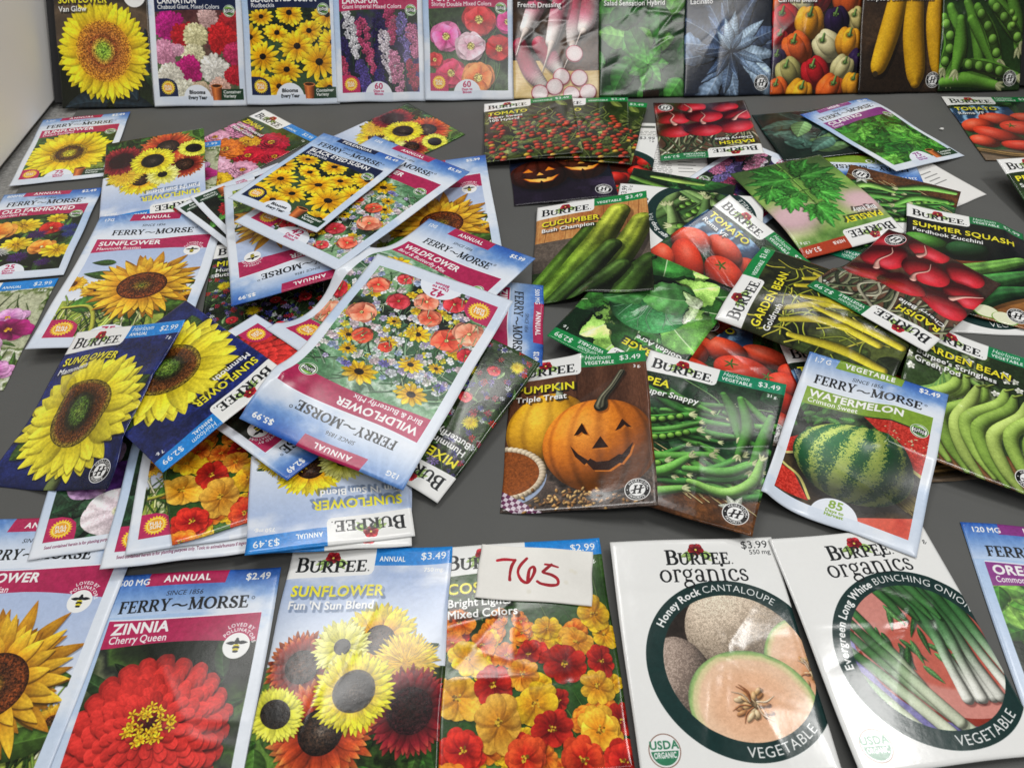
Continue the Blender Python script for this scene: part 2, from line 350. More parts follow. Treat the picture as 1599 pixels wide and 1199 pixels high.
def serif_glyphs():
    t, k, h = .06, .17, .045
    def stem(x, lo=0, hi=1, w=k, top=True, bot=True, sw=.15):
        r = [('l', x, lo, x, hi, w)]
        if bot: r += [('l', x-sw, lo+h/2, x+sw, lo+h/2, h)]
        if top: r += [('l', x-sw, hi-h/2, x+sw, hi-h/2, h)]
        return r
    f = 'r'
    stroke_glyph(f, 'B', .82, stem(.2)+[('l', .2, .97, .4, .97, t), ('l', .2, .53, .42, .53, t), ('l', .2, .03, .44, .03, t), ('a', .4, .75, .24, .22, -90, 90, t, k), ('a', .44, .28, .27, .25, -90, 90, t, k)])
    stroke_glyph(f, 'U', .92, stem(.2, .3, 1, bot=False)+stem(.74, .3, 1, .07, bot=False, sw=.12)+[('a', .47, .3, .27, .28, 180, 360, .08, .13)])
    stroke_glyph(f, 'R', .88, stem(.2)+[('l', .2, .97, .4, .97, t), ('l', .2, .48, .42, .48, t), ('a', .4, .725, .25, .245, -90, 90, t, k), ('l', .42, .48, .74, .02, .14), ('l', .66, .03, .88, .03, h)])
    stroke_glyph(f, 'P', .76, stem(.2)+[('l', .2, .97, .4, .97, t), ('l', .2, .44, .42, .44, t), ('a', .4, .705, .27, .265, -90, 90, t, k)])
    E = [('l', .2, .97, .64, .97, t), ('l', .2, .5, .52, .5, t), ('l', .64, .97, .64, .8, .05), ('l', .52, .6, .52, .4, .05)]
    stroke_glyph(f, 'E', .76, stem(.2)+E+[('l', .2, .03, .66, .03, t), ('l', .67, .03, .69, .22, .05)])
    stroke_glyph(f, 'F', .72, stem(.2)+E)
    stroke_glyph(f, 'Y', .84, [('l', .14, .97, .44, .42, .16), ('l', .72, .97, .44, .42, .07), ('l', .44, 0, .44, .5, k), ('l', .28, .02, .6, .02, h), ('l', .0, .98, .3, .98, h), ('l', .6, .98, .86, .98, h)])
    stroke_glyph(f, 'M', 1.12, stem(.18, w=.07, sw=.12)+stem(.92)+[('l', .18, 1, .54, .06, .16), ('l', .9, 1, .54, .06, .06)])
    stroke_glyph(f, 'O', .98, [('a', .48, .5, .38, .47, 0, 360, .07, .18)])
    stroke_glyph(f, 'S', .68, [('a', .34, .74, .2, .22, 20, 180, .07, .13), ('a', .34, .74, .2, .22, 180, 250, .1, .17), ('l', .25, .6, .47, .42, .17), ('a', .34, .25, .23, .22, -180, 40, .07, .15), ('l', .54, .8, .55, .97, .04), ('l', .1, .24, .1, .04, .04)])
    stroke_glyph(f, '~', .8, [('a', .25, .36, .17, .12, 20, 170, .09, .07), ('a', .56, .44, .17, .12, 200, 350, .09, .07)])
    x = .66
    stroke_glyph(f, 'o', .72, [('a', .35, x/2, .27, x/2-.03, 0, 360, .06, .14)])
    stroke_glyph(f, 'r', .52, stem(.18, 0, x, .13, sw=.12)+[('a', .36, .5, .17, .14, 40, 160, .08, .05), ('a', .45, .56, .03, .03, 0, 360, .08, .08)])
    stroke_glyph(f, 'g', .68, [('a', .32, .44, .2, .2, 0, 360, .06, .12), ('l', .46, .58, .62, .66, .06), ('l', .22, .25, .2, .12, .07), ('l', .2, .1, .5, .06, .1), ('a', .34, -.13, .26, .17, 0, 360, .06, .1)])
    stroke_glyph(f, 'a', .66, [('a', .3, .46, .18, .18, 0, 160, .06, .13), ('l', .47, .02, .47, .48, .13), ('a', .28, .18, .18, .16, 0, 360, .06, .12), ('l', .47, .03, .62, .05, .06)])
    stroke_glyph(f, 'n', .8, stem(.18, 0, x, .13, sw=.12)+stem(.6, 0, .42, .13, top=False, sw=.12)+[('a', .39, .42, .21, .2, 0, 170, .07, .12)])
    stroke_glyph(f, 'i', .4, stem(.2, 0, x, .13, sw=.12)+[('a', .19, .86, .04, .04, 0, 360, .09, .09)])
    stroke_glyph(f, 'c', .62, [('a', .35, x/2, .25, x/2-.03, 45, 320, .06, .14), ('a', .5, .52, .03, .03, 0, 360, .08, .08)])
    stroke_glyph(f, 's', .54, [('a', .27, .47, .15, .15, 20, 250, .06, .11), ('l', .2, .38, .36, .28, .12), ('a', .27, .17, .17, .14, -180, 60, .06, .11)])
    stroke_glyph(f, 'H', 1., stem(.2, w=.13)+stem(.78, w=.13)+[('l', .2, .5, .78, .5, .07)])
def text(cv, s, x, y, h, c, fam='s', bold=.0, w=None, al='l', rot=0., slant=0., sp=0., sx=1., out=None, outw=.1, shadow=None, sm=1.):
    # x,y = baseline start; h = cap height; w = forced total width
    sp = sp+max(bold, 0)*.9
    adv = [(.35 if ch == ' ' else GL[fam, ch][3]+sp) for ch in s]; tot = sum(adv)*h*sx
    if w: sx *= w/tot; tot = w
    ca, sa = math.cos(rot), math.sin(rot); px = x-(tot*ca if al == 'r' else tot/2*ca if al == 'c' else 0); py = y-(tot*sa if al == 'r' else tot/2*sa if al == 'c' else 0)
    for ps in ((2,) if shadow is not None else ())+((1,) if out is not None else ())+(0,):
        cx, cy = px, py
        if ps == 2: cx += .012; cy += .014
        for ch, a in zip(s, adv):
            if ch != ' ':
                D, gx, gy, _ = GL[fam, ch]; gh, gw = D.shape
                ww = gw/48*h*sx; hh = gh/48*h; R = ww+hh
                b = cv.box(cx-R*.7-h*.3, cy-R, cx+R, cy+R*.7)
                if b is not None:
                    sl, X, Y = b; dx, dy = X-cx, Y-cy; lx = (dx*ca+dy*sa)/(h*sx); ly = (dx*sa-dy*ca)/h; lx = lx-slant*ly*1.0
                    fx = (lx-gx)*48; fy = (ly-gy)*48; ok = (fx >= 0) & (fx < gw-1) & (fy >= 0) & (fy < gh-1)
                    fx = np.clip(fx, 0, gw-1.01); fy = np.clip(fy, 0, gh-1.01); i = fx.astype(int); j = fy.astype(int); p, q = fx-i, fy-j
                    d = D[j, i]*(1-p)*(1-q)+D[j, i+1]*p*(1-q)+D[j+1, i]*(1-p)*q+D[j+1, i+1]*p*q
                    e = bold+(outw if ps else 0); soft = cv.px/h*(3. if ps == 2 else 1.)*sm
                    m = np.clip((d+e)/soft+.5, 0, 1)*ok
                    cv.put(sl, m*(.55 if ps == 2 else 1), col((out if ps == 1 else shadow if ps == 2 else c)))
            cx += a*h*sx*ca; cy += a*h*sx*sa
    return tot
def arctext(cv, s, x, y, r, h, c, a0, fam='s', bold=.03, sp=0., sx=1., inside=False, kern=1.):
    # a0 = start angle in radians (clockwise from +x in image space)
    a = a0
    for ch in s:
        ad = (.35 if ch == ' ' else GL[fam, ch][3]+sp+max(bold, 0)*.9)*h*sx; st = ad/r*kern; am = a+(st/2 if not inside else -st/2)
        rot = am+math.pi/2 if not inside else am-math.pi/2
        if ch != ' ': text(cv, ch, x+r*math.cos(am)-ad/2*math.cos(rot), y+r*math.sin(am)-ad/2*math.sin(rot), h, c, fam, bold, rot=rot, sx=sx)
        a += st if not inside else -st
    return a

# ---- packet layouts
MAG, NAVY, BLUE, GREEN, FMG, PUR = '#b3305f', '#1d2a4d', '#2d8bdc', '#1f8a4d', '#84a23c', '#8a3f86'
INK, WHT, YEL = '#26292b', '#f4f4f2', '#f3e53a'
def pansy(cv, x, y, r):
    for s, a in ((-1, 2.75), (1, .35), (-1, 2.2), (1, .75)):
        leaf(cv, x+s*r*.3, y+r*.3, r*1.9, r*.75, a, '#7fa552', '#b9cf8a', sh=0, veins=5, ribc='#4c7a34')
    petals(cv, x, y, r*1.02, 5, '#7d1a26', '#c4353f', w=1.35, tm=.65, pw=2, jit=.08, sq=.86, vein=.25, shade=.35, rot=.3)
    circ(cv, x, y+r*.05, r*.14, '#f2dc6a')
def burpee_logo(cv, x, y, h, w):
    # B large, the rest small capitals; pansy behind the letters
    pansy(cv, x+w*.5, y-h*1.02, h*.52)
    text(cv, 'B', x, y, h, INK, 'r', bold=.015)
    text(cv, 'URPEE', x+h*.8, y, h*.78, INK, 'r', bold=.02, w=w-h*.8)
    text(cv, '.', x+w+.003, y, h*.5, INK)
def hbadge(cv, x, y, r=.082):
    circ(cv, x, y, r, WHT); circ(cv, x, y, r*.93, '#191919'); circ(cv, x, y, r*.62, WHT)
    text(cv, 'H', x-r*.05, y+r*.36, r*.72, '#191919', 'r', bold=.04, al='c', slant=.25)
    line(cv, [(x-r*.48, y+r*.1), (x+r*.5, y-r*.12)], r*.09, '#191919')
    arctext(cv, 'HEIRLOOM', x, y, r*.68, r*.2, WHT, math.radians(-146), bold=.05, sp=.08)
    arctext(cv, 'FAVORITE', x, y, r*.86, r*.2, WHT, math.radians(146), bold=.05, inside=True, sp=.08)
    for s in (-1, 1): circ(cv, x+s*r*.77, y, r*.05, WHT)
def burpee(cv, title, sub, tag='ANNUAL', price='$2.99', wt='', strip=BLUE, heir=False, badge=None, tl=None, title_c=YEL, shadow='#101010'):
    poly(cv, [(0, .123), (0, -.02), (1.02, -.02), (1.02, .112), (.9, .121), (.6, .13)], strip)
    pts = [(-.02, -.02), (.53, -.02), (.528, .16), (.518, .182), (.5, .192), (.35, .194), (.15, .203), (-.02, .214)]
    poly(cv, pts, '#f1f1ee')
    burpee_logo(cv, .045, .166, .098, .44)
    if heir:
        text(cv, 'Heirloom', .555, .062, .044, WHT, bold=.0, slant=.22, w=.19); text(cv, tag, .555, .108, .031, WHT, bold=.04, sp=.05, w=.019*len(tag)+.045)
    elif tag: text(cv, tag, .555, .1, .033, WHT, bold=.04, sp=.05, w=.02*len(tag)+.04)
    text(cv, price, .965, .085, .047, WHT, al='r', bold=.01)
    if wt: text(cv, wt, .96, .168, .026, WHT, al='r', bold=.04)
    y = .325
    for k, s in enumerate(title.split('|')):
        text(cv, s, .05, y, .066, title_c, bold=.04, shadow=shadow, sp=.02, w=(tl if k == 0 else None)); y += .085
    y -= .003
    for s in sub.split('|'):
        text(cv, s, .05, y, .049, WHT, bold=.035, shadow=shadow); y += .072
    if badge: hbadge(cv, .875, cv.asp-.125)
def sunbadge(cv, x, y, r, txt=('FULL', 'SUN')):
    n = 22; P = []
    for k in range(2*n):
        a = math.pi*k/n; q = r*(1 if k % 2 else .76); P.append((x+q*math.cos(a), y+q*math.sin(a)))
    poly(cv, P, '#f4c92c'); circ(cv, x, y, r*.64, '#e39a2e')
    ring(cv, x, y, r*.66, r*.07, '#f7e08a')
    text(cv, txt[0], x, y-r*.04, r*.3, WHT, al='c', bold=.06); text(cv, txt[1], x, y+r*.34, r*.3, WHT, al='c', bold=.06)
def nongmo(cv, x, y, r=.062):
    circ(cv, x, y, r, WHT); ring(cv, x, y, r*.88, r*.12, '#5d8a4a')
    leaf(cv, x-r*.75, y-r*.45, r*1.5, r*.45, .1, '#7fae52', sh=0, curl=.3); leaf(cv, x+r*.75, y+r*.45, r*1.5, r*.45, 3.24, '#5c9140', sh=0, curl=.3)
    text(cv, 'NON', x, y, r*.36, INK, al='c', bold=.06); text(cv, 'GMO', x, y+r*.45, r*.36, INK, al='c', bold=.06)
def bee(cv, x, y, r=.072):
    circ(cv, x, y, r, WHT)
    for s in (-1, 1):
        leaf(cv, x+s*r*.1, y-r*.22, r*.72, r*.3, 0 if s > 0 else math.pi, '#23262a', sh=0, rib=0, curl=.1)
    circ(cv, x, y-r*.28, r*.2, '#23262a'); circ(cv, x, y-r*.5, r*.11, '#23262a')
    for k in range(4):
        circ(cv, x, y+r*(.0+.15*k), r*(.27-.03*abs(k-1)), ('#23262a', '#e3cf3a')[k % 2 ^ 1], sq=.45)
    arctext(cv, 'LOVED BY', x, y, r*1.52, r*.27, WHT, math.radians(-122), bold=.04, sp=.06)
    arctext(cv, 'POLLINATORS', x, y, r*1.13, r*.27, WHT, math.radians(-147), bold=.04, sp=.02)
def pot(cv, x, y, s=1.):
    poly(cv, [(x-.06*s, y-.07*s), (x+.06*s, y-.07*s), (x+.045*s, y+.08*s), (x-.045*s, y+.08*s)], lambda X, Y: (col('#c5713e')*(1.15-.9*np.abs((X-x+.015)/.09/s)[..., None])))
    circ(cv, x, y-.075*s, .066*s, '#cf7d49', sq=.36); circ(cv, x, y-.078*s, .052*s, '#4a2c1a', sq=.3)
def fm(cv, title, sub, tag='ANNUAL', price='$2.49', wt='', c=MAG, days=None, dtxt=('Days to', 'Bloom'), sun=True, gmo=False, bees=False, cont=False, seed=False, tw=None, wave=0., dcol=None, halfsun=False):
    H = cv.asp; sl, X, Y = cv.full(); k_, y_ = (.83, 1.04) if H > 1.5 else (1., 1.)
    x0, x1, y0, y1 = .068, .932, .3*y_, H-(.1 if not seed else .115)
    m = np.clip(np.maximum(np.maximum(x0-X, X-x1), np.maximum(y0-Y, Y-y1))/cv.px+.5, 0, 1)
    t = np.clip(Y/.27/y_, 0, 1)[..., None]
    s = lerp(col('#3464b4'), col('#bcd0ee'), t**1.1); t2 = np.clip((Y-.25)/(H-.25), 0, 1)[..., None]
    low = lerp(col('#a9c4ea'), col('#d5dfee'), t2); s = np.where(Y[..., None] < .27*y_, s, low)
    n = sst(.05, .3, nz(X, Y*1.4, 1.3, 4+len(title)))[..., None]; s = lerp(s, col('#eef2f8'), n*np.clip(.25+t*.6, 0, .8))
    # light rays over the header sky
    an = np.arctan2(Y+.12, X-.1); s = s+(.05*np.clip(np.sin(an*23), 0, 1)*(Y < .27)*(1-np.clip(Y/.27, 0, 1)))[..., None]
    cv.put(sl, m, np.clip(s, 0, 1))
    # title band with a slightly wavy edge
    n_ = 24; xs = np.linspace(x0, x1, n_); top = y_*.292+.010*np.sin((xs-.1)*5)*(1+wave); bot = y_*.452+.012*np.sin(xs*4.2+2.4)*(1+wave)
    poly(cv, [(a, b+.004) for a, b in zip(xs, top-.012)]+[(a, b) for a, b in zip(xs[::-1], top[::-1])], '#e9eff8')
    poly(cv, list(zip(xs, top))+list(zip(xs[::-1], bot[::-1])), c)
    text(cv, title, .1, .375*y_, .062*k_, WHT, bold=.05, w=tw and tw*k_); text(cv, sub, .1, .43*y_, .042*k_, WHT, bold=.02, w=min(.66, .0255*len(sub)+.02)*k_)
    M = lambda q: .458+(q-.458)*k_
    poly(cv, [(M(.235), -.02), (M(.70), -.02), (M(.685), .084*y_), (M(.215), .084*y_)], c)
    text(cv, tag, .458, .062*y_, .04*k_, WHT, al='c', bold=.05, sp=.12)
    text(cv, price, .95, .072*y_, .042*k_, WHT, al='r', bold=.04)
    if wt: text(cv, wt, .05, .072*y_, .038*k_, WHT, bold=.03)
    text(cv, 'SINCE 1856', .46, .152*y_, .03*k_, INK, al='c', bold=-.005, slant=.12)
    for w_, q, l in (('FERRY', .1, .295), ('~', .4, .1), ('MORSE', .5, .35)): text(cv, w_, M(q), .248*y_, .074*k_, INK, 'r', bold=.02, w=l*k_)
    ring(cv, M(.87), .19*y_, .008, .003, INK)
    if sun:
        yb = y1; P = [(x0, yb-.19), (x0+.09, yb-.19), (x0+.15, yb-.17), (x0+.19, yb-.13), (x0+.2, yb-.07), (x0+.2, yb), (x0, yb)]
        poly(cv, P, c); sunbadge(cv, x0+.098, yb-.092, .078)
    if days:
        r = .15; cx = .475; cy = y1+.03
        circ(cv, cx, cy, r, '#e6ecf6'); rect(cv, cx-r-.01, y1, cx+r+.01, cy+r+.01, '#d5dfee')
        d = dcol or c
        if days == 'EV': text(cv, 'Blooms', cx, cy-.055, .036, INK, al='c', bold=.07); text(cv, 'Every Year', cx, cy, .034, INK, al='c', bold=.07, w=.2)
        else:
            text(cv, days, cx, cy-.068, .062, d, al='c', bold=.04); text(cv, dtxt[0], cx, cy-.034, .024, d, al='c', bold=.06); text(cv, dtxt[1], cx, cy-.002, .024, d, al='c', bold=.06)
    if cont:
        rect(cv, .72, y1-.075, .97, y1+.04, '#27452f'); text(cv, 'Container', .755, y1-.03, .03, WHT, bold=.04); text(cv, 'Variety', .755, y1+.012, .03, WHT, bold=.04); pot(cv, .685, y1-.035, .95)
    if gmo: nongmo(cv, .86, .455*y_, .062*k_)
    if bees: bee(cv, .825, .475*y_, .074*k_)
    if seed: text(cv, 'Seed contained herein is for planting purpose only. Toxic to animals/humans if ingested.', x0+.02, H-.062, .024, '#6d2745', bold=.02, w=.84)
def organic(cv, word1, word2, price='$3.99', wt=''):
    # the picture is painted first; everything outside the ring becomes white paper
    sl, X, Y = cv.full(); cx, cy, ro, ri = .615, .785, .5, .405
    d = np.hypot(X-cx, (Y-cy)); px = cv.px
    cv.put(sl, np.clip((d-ri)/px+.5, 0, 1), col('#203c3a')); cv.put(sl, np.clip((d-ro)/px+.5, 0, 1), col('#efefec'))
    burpee_logo(cv, .32, .175, .098, .39)
    text(cv, 'organics', .27, .29, .125, INK, 'r', w=.53)
    text(cv, price, .96, .075, .05, INK, al='r', bold=.0); text(cv, wt, .965, .115, .03, INK, al='r')
    a = math.radians(-150 if len(word1) < 15 else -186); a = arctext(cv, word1, cx, cy, ri+.027, .043, WHT, a, bold=.04); arctext(cv, ' '+word2, cx, cy, ri+.027, .043, WHT, a, bold=-.01)
    arctext(cv, 'VEGETABLE', cx, cy, ro-.024, .05, WHT, math.radians(98), bold=-.005, inside=True, sp=.1)
    x, y, r = .135, cv.asp-.125, .082
    circ(cv, x, y, r, '#7e5a4a'); circ(cv, x, y, r*.94, WHT)
    b = cv.box(x-r, y, x+r, y+r); s2, X2, Y2 = b; cv.put(s2, np.clip((r*.86-np.hypot(X2-x, Y2-y))/px, 0, 1)*(Y2 > y+r*.02), col('#3f7f62'))
    text(cv, 'USDA', x, y-r*.1, r*.46, '#3f7f62', al='c', bold=.05); text(cv, 'ORGANIC', x, y+r*.42, r*.32, WHT, al='c', bold=.05, w=r*1.4)

# ---- pictures -------------------------------------------------------------
SUNDISC = [(0, '#6f6a2a'), (.3, '#4a3418'), (.62, '#2e1c10'), (.85, '#5a3a14'), (1, '#7a5218')]
def sunfl(cv, x, y, r, c0, c1, dr, dst, n=24, sq=1., ang=0., w=1.25, pw=1.3, tm=.55, jit=.16, lay=2, c2=None, shade=.45, sp=.3, vein=.1):
    bloom(cv, x, y, r, n, c0, c1, W=.2*22/n, r0=max(dr*.9, .2), lay=((1., .84), (.93, 1.), (.8, .98))[:lay+1], sq=sq, ang=ang, rot=x*5, jit=jit, shape=1.0, c2=c2, vein=vein, rin=.1, sh=.25, tip=.15)
    if dr: disc(cv, x, y, r*dr, dst, sq=sq, ang=ang, sp=sp, o=x*7)
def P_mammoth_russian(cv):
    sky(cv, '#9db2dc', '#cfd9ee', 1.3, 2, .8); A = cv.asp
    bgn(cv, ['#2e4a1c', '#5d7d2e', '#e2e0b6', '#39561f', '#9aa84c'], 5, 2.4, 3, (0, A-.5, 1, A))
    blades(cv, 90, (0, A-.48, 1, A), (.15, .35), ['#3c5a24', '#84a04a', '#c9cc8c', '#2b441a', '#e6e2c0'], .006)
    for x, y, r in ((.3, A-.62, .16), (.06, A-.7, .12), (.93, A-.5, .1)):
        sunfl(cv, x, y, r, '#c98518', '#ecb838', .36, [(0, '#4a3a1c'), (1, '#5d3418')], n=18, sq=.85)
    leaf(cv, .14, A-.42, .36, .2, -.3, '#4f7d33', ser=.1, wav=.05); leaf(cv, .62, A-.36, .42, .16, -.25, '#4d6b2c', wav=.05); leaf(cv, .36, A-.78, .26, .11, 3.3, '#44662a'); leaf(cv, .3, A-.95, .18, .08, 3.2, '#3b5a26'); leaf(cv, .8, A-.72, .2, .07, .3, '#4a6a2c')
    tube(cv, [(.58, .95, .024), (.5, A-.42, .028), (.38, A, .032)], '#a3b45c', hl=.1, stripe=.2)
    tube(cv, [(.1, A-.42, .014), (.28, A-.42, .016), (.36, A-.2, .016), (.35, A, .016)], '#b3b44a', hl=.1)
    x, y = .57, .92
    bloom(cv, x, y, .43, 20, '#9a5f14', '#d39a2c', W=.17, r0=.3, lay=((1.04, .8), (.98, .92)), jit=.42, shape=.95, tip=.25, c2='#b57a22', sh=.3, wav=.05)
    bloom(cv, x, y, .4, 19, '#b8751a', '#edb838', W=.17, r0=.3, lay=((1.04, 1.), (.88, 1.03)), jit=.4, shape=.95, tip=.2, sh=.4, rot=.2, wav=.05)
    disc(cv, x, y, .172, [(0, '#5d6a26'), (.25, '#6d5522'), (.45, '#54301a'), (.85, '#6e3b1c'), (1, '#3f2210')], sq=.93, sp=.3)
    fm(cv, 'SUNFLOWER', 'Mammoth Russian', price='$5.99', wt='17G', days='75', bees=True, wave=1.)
def P_cherry_queen(cv):
    bgn(cv, ['#20261c', '#2c3a20', '#4f6b34', '#2a2f2a', '#6d7458', '#39452c'], 1.5, 1.6, 6, fine=.02)
    leaves(cv, 14, (0, .55, 1, 1.4), (.2, .4), ['#32502a', '#263c20', '#45673a'], .3)
    x, y = .46, .9
    for k, (r, b, W, n) in enumerate(((.47, .74, .34, 24), (.45, .86, .34, 23), (.41, .92, .34, 22), (.375, .96, .34, 21), (.34, .99, .36, 20), (.3, 1.02, .37, 18), (.26, 1.02, .38, 17), (.215, 1., .4, 15), (.17, .95, .42, 12), (.125, .86, .46, 9))):
        bloom(cv, x, y+.03*(1-k/9), r*.93, n, '#8a1717', '#cb3a34', W=W*.8, r0=.1, lay=((1., b),), sq=.96, rot=k*.37, jit=.05, shape=1.9, sh=.3, vein=.1, edge=.25, brj=.1, tip=-.32)
    disc(cv, x, y-.01, .075, [(0, '#3a100e'), (1, '#7e1c18')]); g = cv.g
    for k in range(30):
        a, q = g.uniform(0, 6.28), g.uniform(.045, .12); bloom(cv, x+q*math.cos(a), y-.015+q*math.sin(a)*.85, .03, 5, '#d9a01c', '#f5da34', W=.42, r0=.1, rot=g.uniform(0, 6), sh=.5, shape=1.)
    leaf(cv, .75, 1.35, .3, .12, -.7, '#5f9a2f'); leaf(cv, .12, 1.36, .2, .1, -1.2, '#86b92f')
    fm(cv, 'ZINNIA', 'Cherry Queen', wt='500 MG', bees=True, days='90', cont=True)
def skyland(cv, y=.78):
    sky(cv, '#8ea6d6', '#dfe6f2', y, 1)
    bgn(cv, ['#253318', '#3f5a28', '#1c2712', '#5f7d38'], 3, 2, 2, (0, y+.05, 1, cv.asp)); leaves(cv, 40, (0, y+.02, 1, cv.asp), (.1, .25), ['#3f6a2c', '#28481c', '#5f8a3c'], .5)
def P_funsun(cv):
    skyland(cv, .7)
    bl = [(0, '#4a423a'), (.5, '#2a211c'), (.8, '#17110d'), (1, '#4a3c10')]; br = [(0, '#4f3a2c'), (.6, '#3a2418'), (1, '#24150c')]
    sunfl(cv, .62, .6, .245, '#e0941c', '#f4d931', .37, br, n=22)
    sunfl(cv, .78, .73, .2, '#e9a52a', '#f4cf3a', 0, br, n=30, w=1.3)
    for k in range(7): petals(cv, .78, .73, .18-.022*k, 34-2*k, '#dba22c', '#efc244', w=1., tm=.4, pw=1., jit=.3, rot=k*.4, shade=.3)
    sunfl(cv, .83, .985, .25, '#3a1214', '#8a2430', .5, [(0, '#2c1816'), (1, '#33161a')], n=24, c2='#a8443c')
    sunfl(cv, .2, .745, .215, '#5a1a14', '#9a3a2a', .45, br, n=22, c2='#c97a4a')
    sunfl(cv, .37, 1.09, .3, '#8c2f18', '#cf5a30', .4, [(0, '#5d5146'), (.4, '#3f2f24'), (1, '#221510')], n=22, c2='#d98a4a')
    sunfl(cv, .41, .635, .18, '#c9c23a', '#f0ec86', .27, [(0, '#15100d'), (1, '#211812')], n=20)
    sunfl(cv, .11, 1.0, .175, '#b7b52a', '#ece858', .5, [(0, '#17130f'), (1, '#241a10')], n=24, sq=.85, ang=.5)
    sunfl(cv, .515, .885, .235, '#dcae1c', '#f6e736', .5, bl, n=26, sp=.25)
    burpee(cv, 'SUNFLOWER', "Fun 'N Sun Blend", price='$3.49', wt='750 mg.', tl=.56, shadow='#50607c')
def cosmos(cv, x, y, r, c0, c1, n=8, sq=1., ang=0., rot=0., cen='#d9b13a', lay=1, cd='#7a5a1a'):
    bloom(cv, x, y, r*.88, n, c0, c1, W=.6*8/n, r0=.06, lay=((1., .93), (.8, 1.05))[:1+int(x*100) % 2], sq=sq*.92, ang=ang, rot=rot, jit=.16, shape=1.6, wav=.1, sh=.22, vein=.12, brj=.1, tip=-.22)
    g = cv.g
    for k in range(14): a, q = g.uniform(0, 6.28), g.uniform(0, .16); circ(cv, x+q*r*math.cos(a), y+q*r*sq*math.sin(a), r*.035, cen if k % 2 else cd)
def P_cosmos_bright(cv):
    bgn(cv, ['#24401e', '#3a5f2c', '#2f4c24', '#53763a'], 1.2, 1.6, 2)
    blades(cv, 30, (0, .5, 1, 1.34), (.2, .5), ['#4f7338', '#6a8c4a'], .005)
    Y = ('#e39a1e', '#f5c42e'); O = ('#c9531c', '#ea8a30'); R = ('#8e1c1c', '#c93528'); g = cv.g
    for k in range(44): c = (Y, O, R, O)[k % 4]; cosmos(cv, g.uniform(0, 1), g.uniform(.5, 1.36), g.uniform(.07, .12), c[0], c[1], sq=g.uniform(.6, 1), ang=g.uniform(0, 3), rot=g.uniform(0, 6))
    for x, y, r, c, sq in ((.62, .57, .11, Y, .9), (.9, .5, .15, Y, .75), (.35, .5, .09, O, .8), (.12, .5, .13, O, .7), (.08, .62, .1, O, .9), (.5, .72, .1, R, .8), (.16, .72, .15, Y, .8), (.78, .66, .13, ('#d98a2a', '#f0ad42'), .8), (.46, .83, .12, ('#d97a24', '#eda23a'), .9), (.1, .93, .19, ('#e0962a', '#f2b848'), .8), (.3, .88, .15, R, .9), (.9, .78, .12, R, .8), (.7, .78, .16, R, .95), (.52, .99, .17, Y, .75), (.86, .92, .13, ('#df9226', '#f3bb3a'), .9), (.32, 1.08, .2, ('#e0952c', '#f2b44a'), .8), (.6, 1.12, .15, R, .9), (.85, 1.14, .17, ('#df8a26', '#f0b23c'), .85), (.13, 1.2, .16, R, .9), (.45, 1.26, .16, ('#b8311f', '#d9552e'), .9), (.75, 1.28, .16, ('#a82a1c', '#d04a2a'), .9), (.05, 1.33, .14, O, .8), (.95, 1.3, .14, R, .9)):
        cosmos(cv, x, y, r, c[0], c[1], sq=sq, ang=x*5, rot=y*7)
    burpee(cv, 'COSMOS', 'Bright Lights|Mixed Colors', price='$2.99', wt='1 g.')
def P_cosmos_pink(cv):
    bgn(cv, ['#4d5a34', '#8d9470', '#dfe0d2', '#5d6f3c', '#b4b899'], 3, 2, 8); blades(cv, 40, (0, .3, 1, 1.3), (.2, .4), ['#5f8038', '#93a866', '#49662c'], .006)
    leaves(cv, 26, (0, .8, 1, 1.34), (.1, .24), ['#5f8a3c', '#49702e'], .2)
    for x, y, r, c, sq in ((.75, .5, .22, ('#c078b2', '#d9a3cf'), .6), (.8, .66, .26, ('#6d1747', '#b3327f'), .6), (.35, .55, .2, ('#a83a86', '#c86aae'), .7), (.2, .8, .22, ('#d79ac8', '#ecc3e0'), .8), (.62, .9, .28, ('#d289c2', '#eab6dd'), .75), (.35, 1.15, .27, ('#e9e2ea', '#f7f3f7'), .8), (.85, 1.12, .2, ('#c26aae', '#dc9ccc'), .7), (.1, 1.25, .2, ('#9a2a72', '#c25a9c'), .8)):
        cosmos(cv, x, y, r, c[0], c[1], sq=sq, rot=x*9, cen='#e8b53a', cd='#b8761c')
    burpee(cv, 'COSMOS', 'Sensation', price='$2.99', wt='1.2 g.')
def P_mammoth_blue(cv):
    bgn(cv, ['#1f2a5c', '#27357a', '#1c2450', '#2d3c84'], 1.5, 1.3, 2, fine=.1); sl, X, Y = cv.full(); cv.put(sl, sst(1.05, 1.35, Y)*.6, col('#12162c'))
    tube(cv, [(.55, 1.0, .045), (.52, 1.4, .05)], '#6f7a4a', hl=.1); leaf(cv, .75, .72, .3, .2, -.7, '#4c6630', wav=.06); leaf(cv, .2, .95, .22, .2, 2.2, '#46602c')
    x, y = .5, .78
    bloom(cv, x, y, .53, 17, '#c4ad1e', '#eedd40', W=.24, r0=.42, lay=((1., .84), (.98, .94), (.93, 1.02), (.82, 1.04)), jit=.2, shape=1.05, sh=.3, vein=.09, tip=.1)
    disc(cv, x, y, .25, [(0, '#6f8438'), (.3, '#4c6428'), (.45, '#2c2a14'), (.58, '#4f3016'), (.8, '#6a4220'), (.92, '#7d6a26'), (1, '#5a5018')], sp=.26)
    burpee(cv, 'SUNFLOWER', 'Mammoth', tag='ANNUAL', heir=True, price='$2.99', wt='7 g.', badge=True, tl=.52)
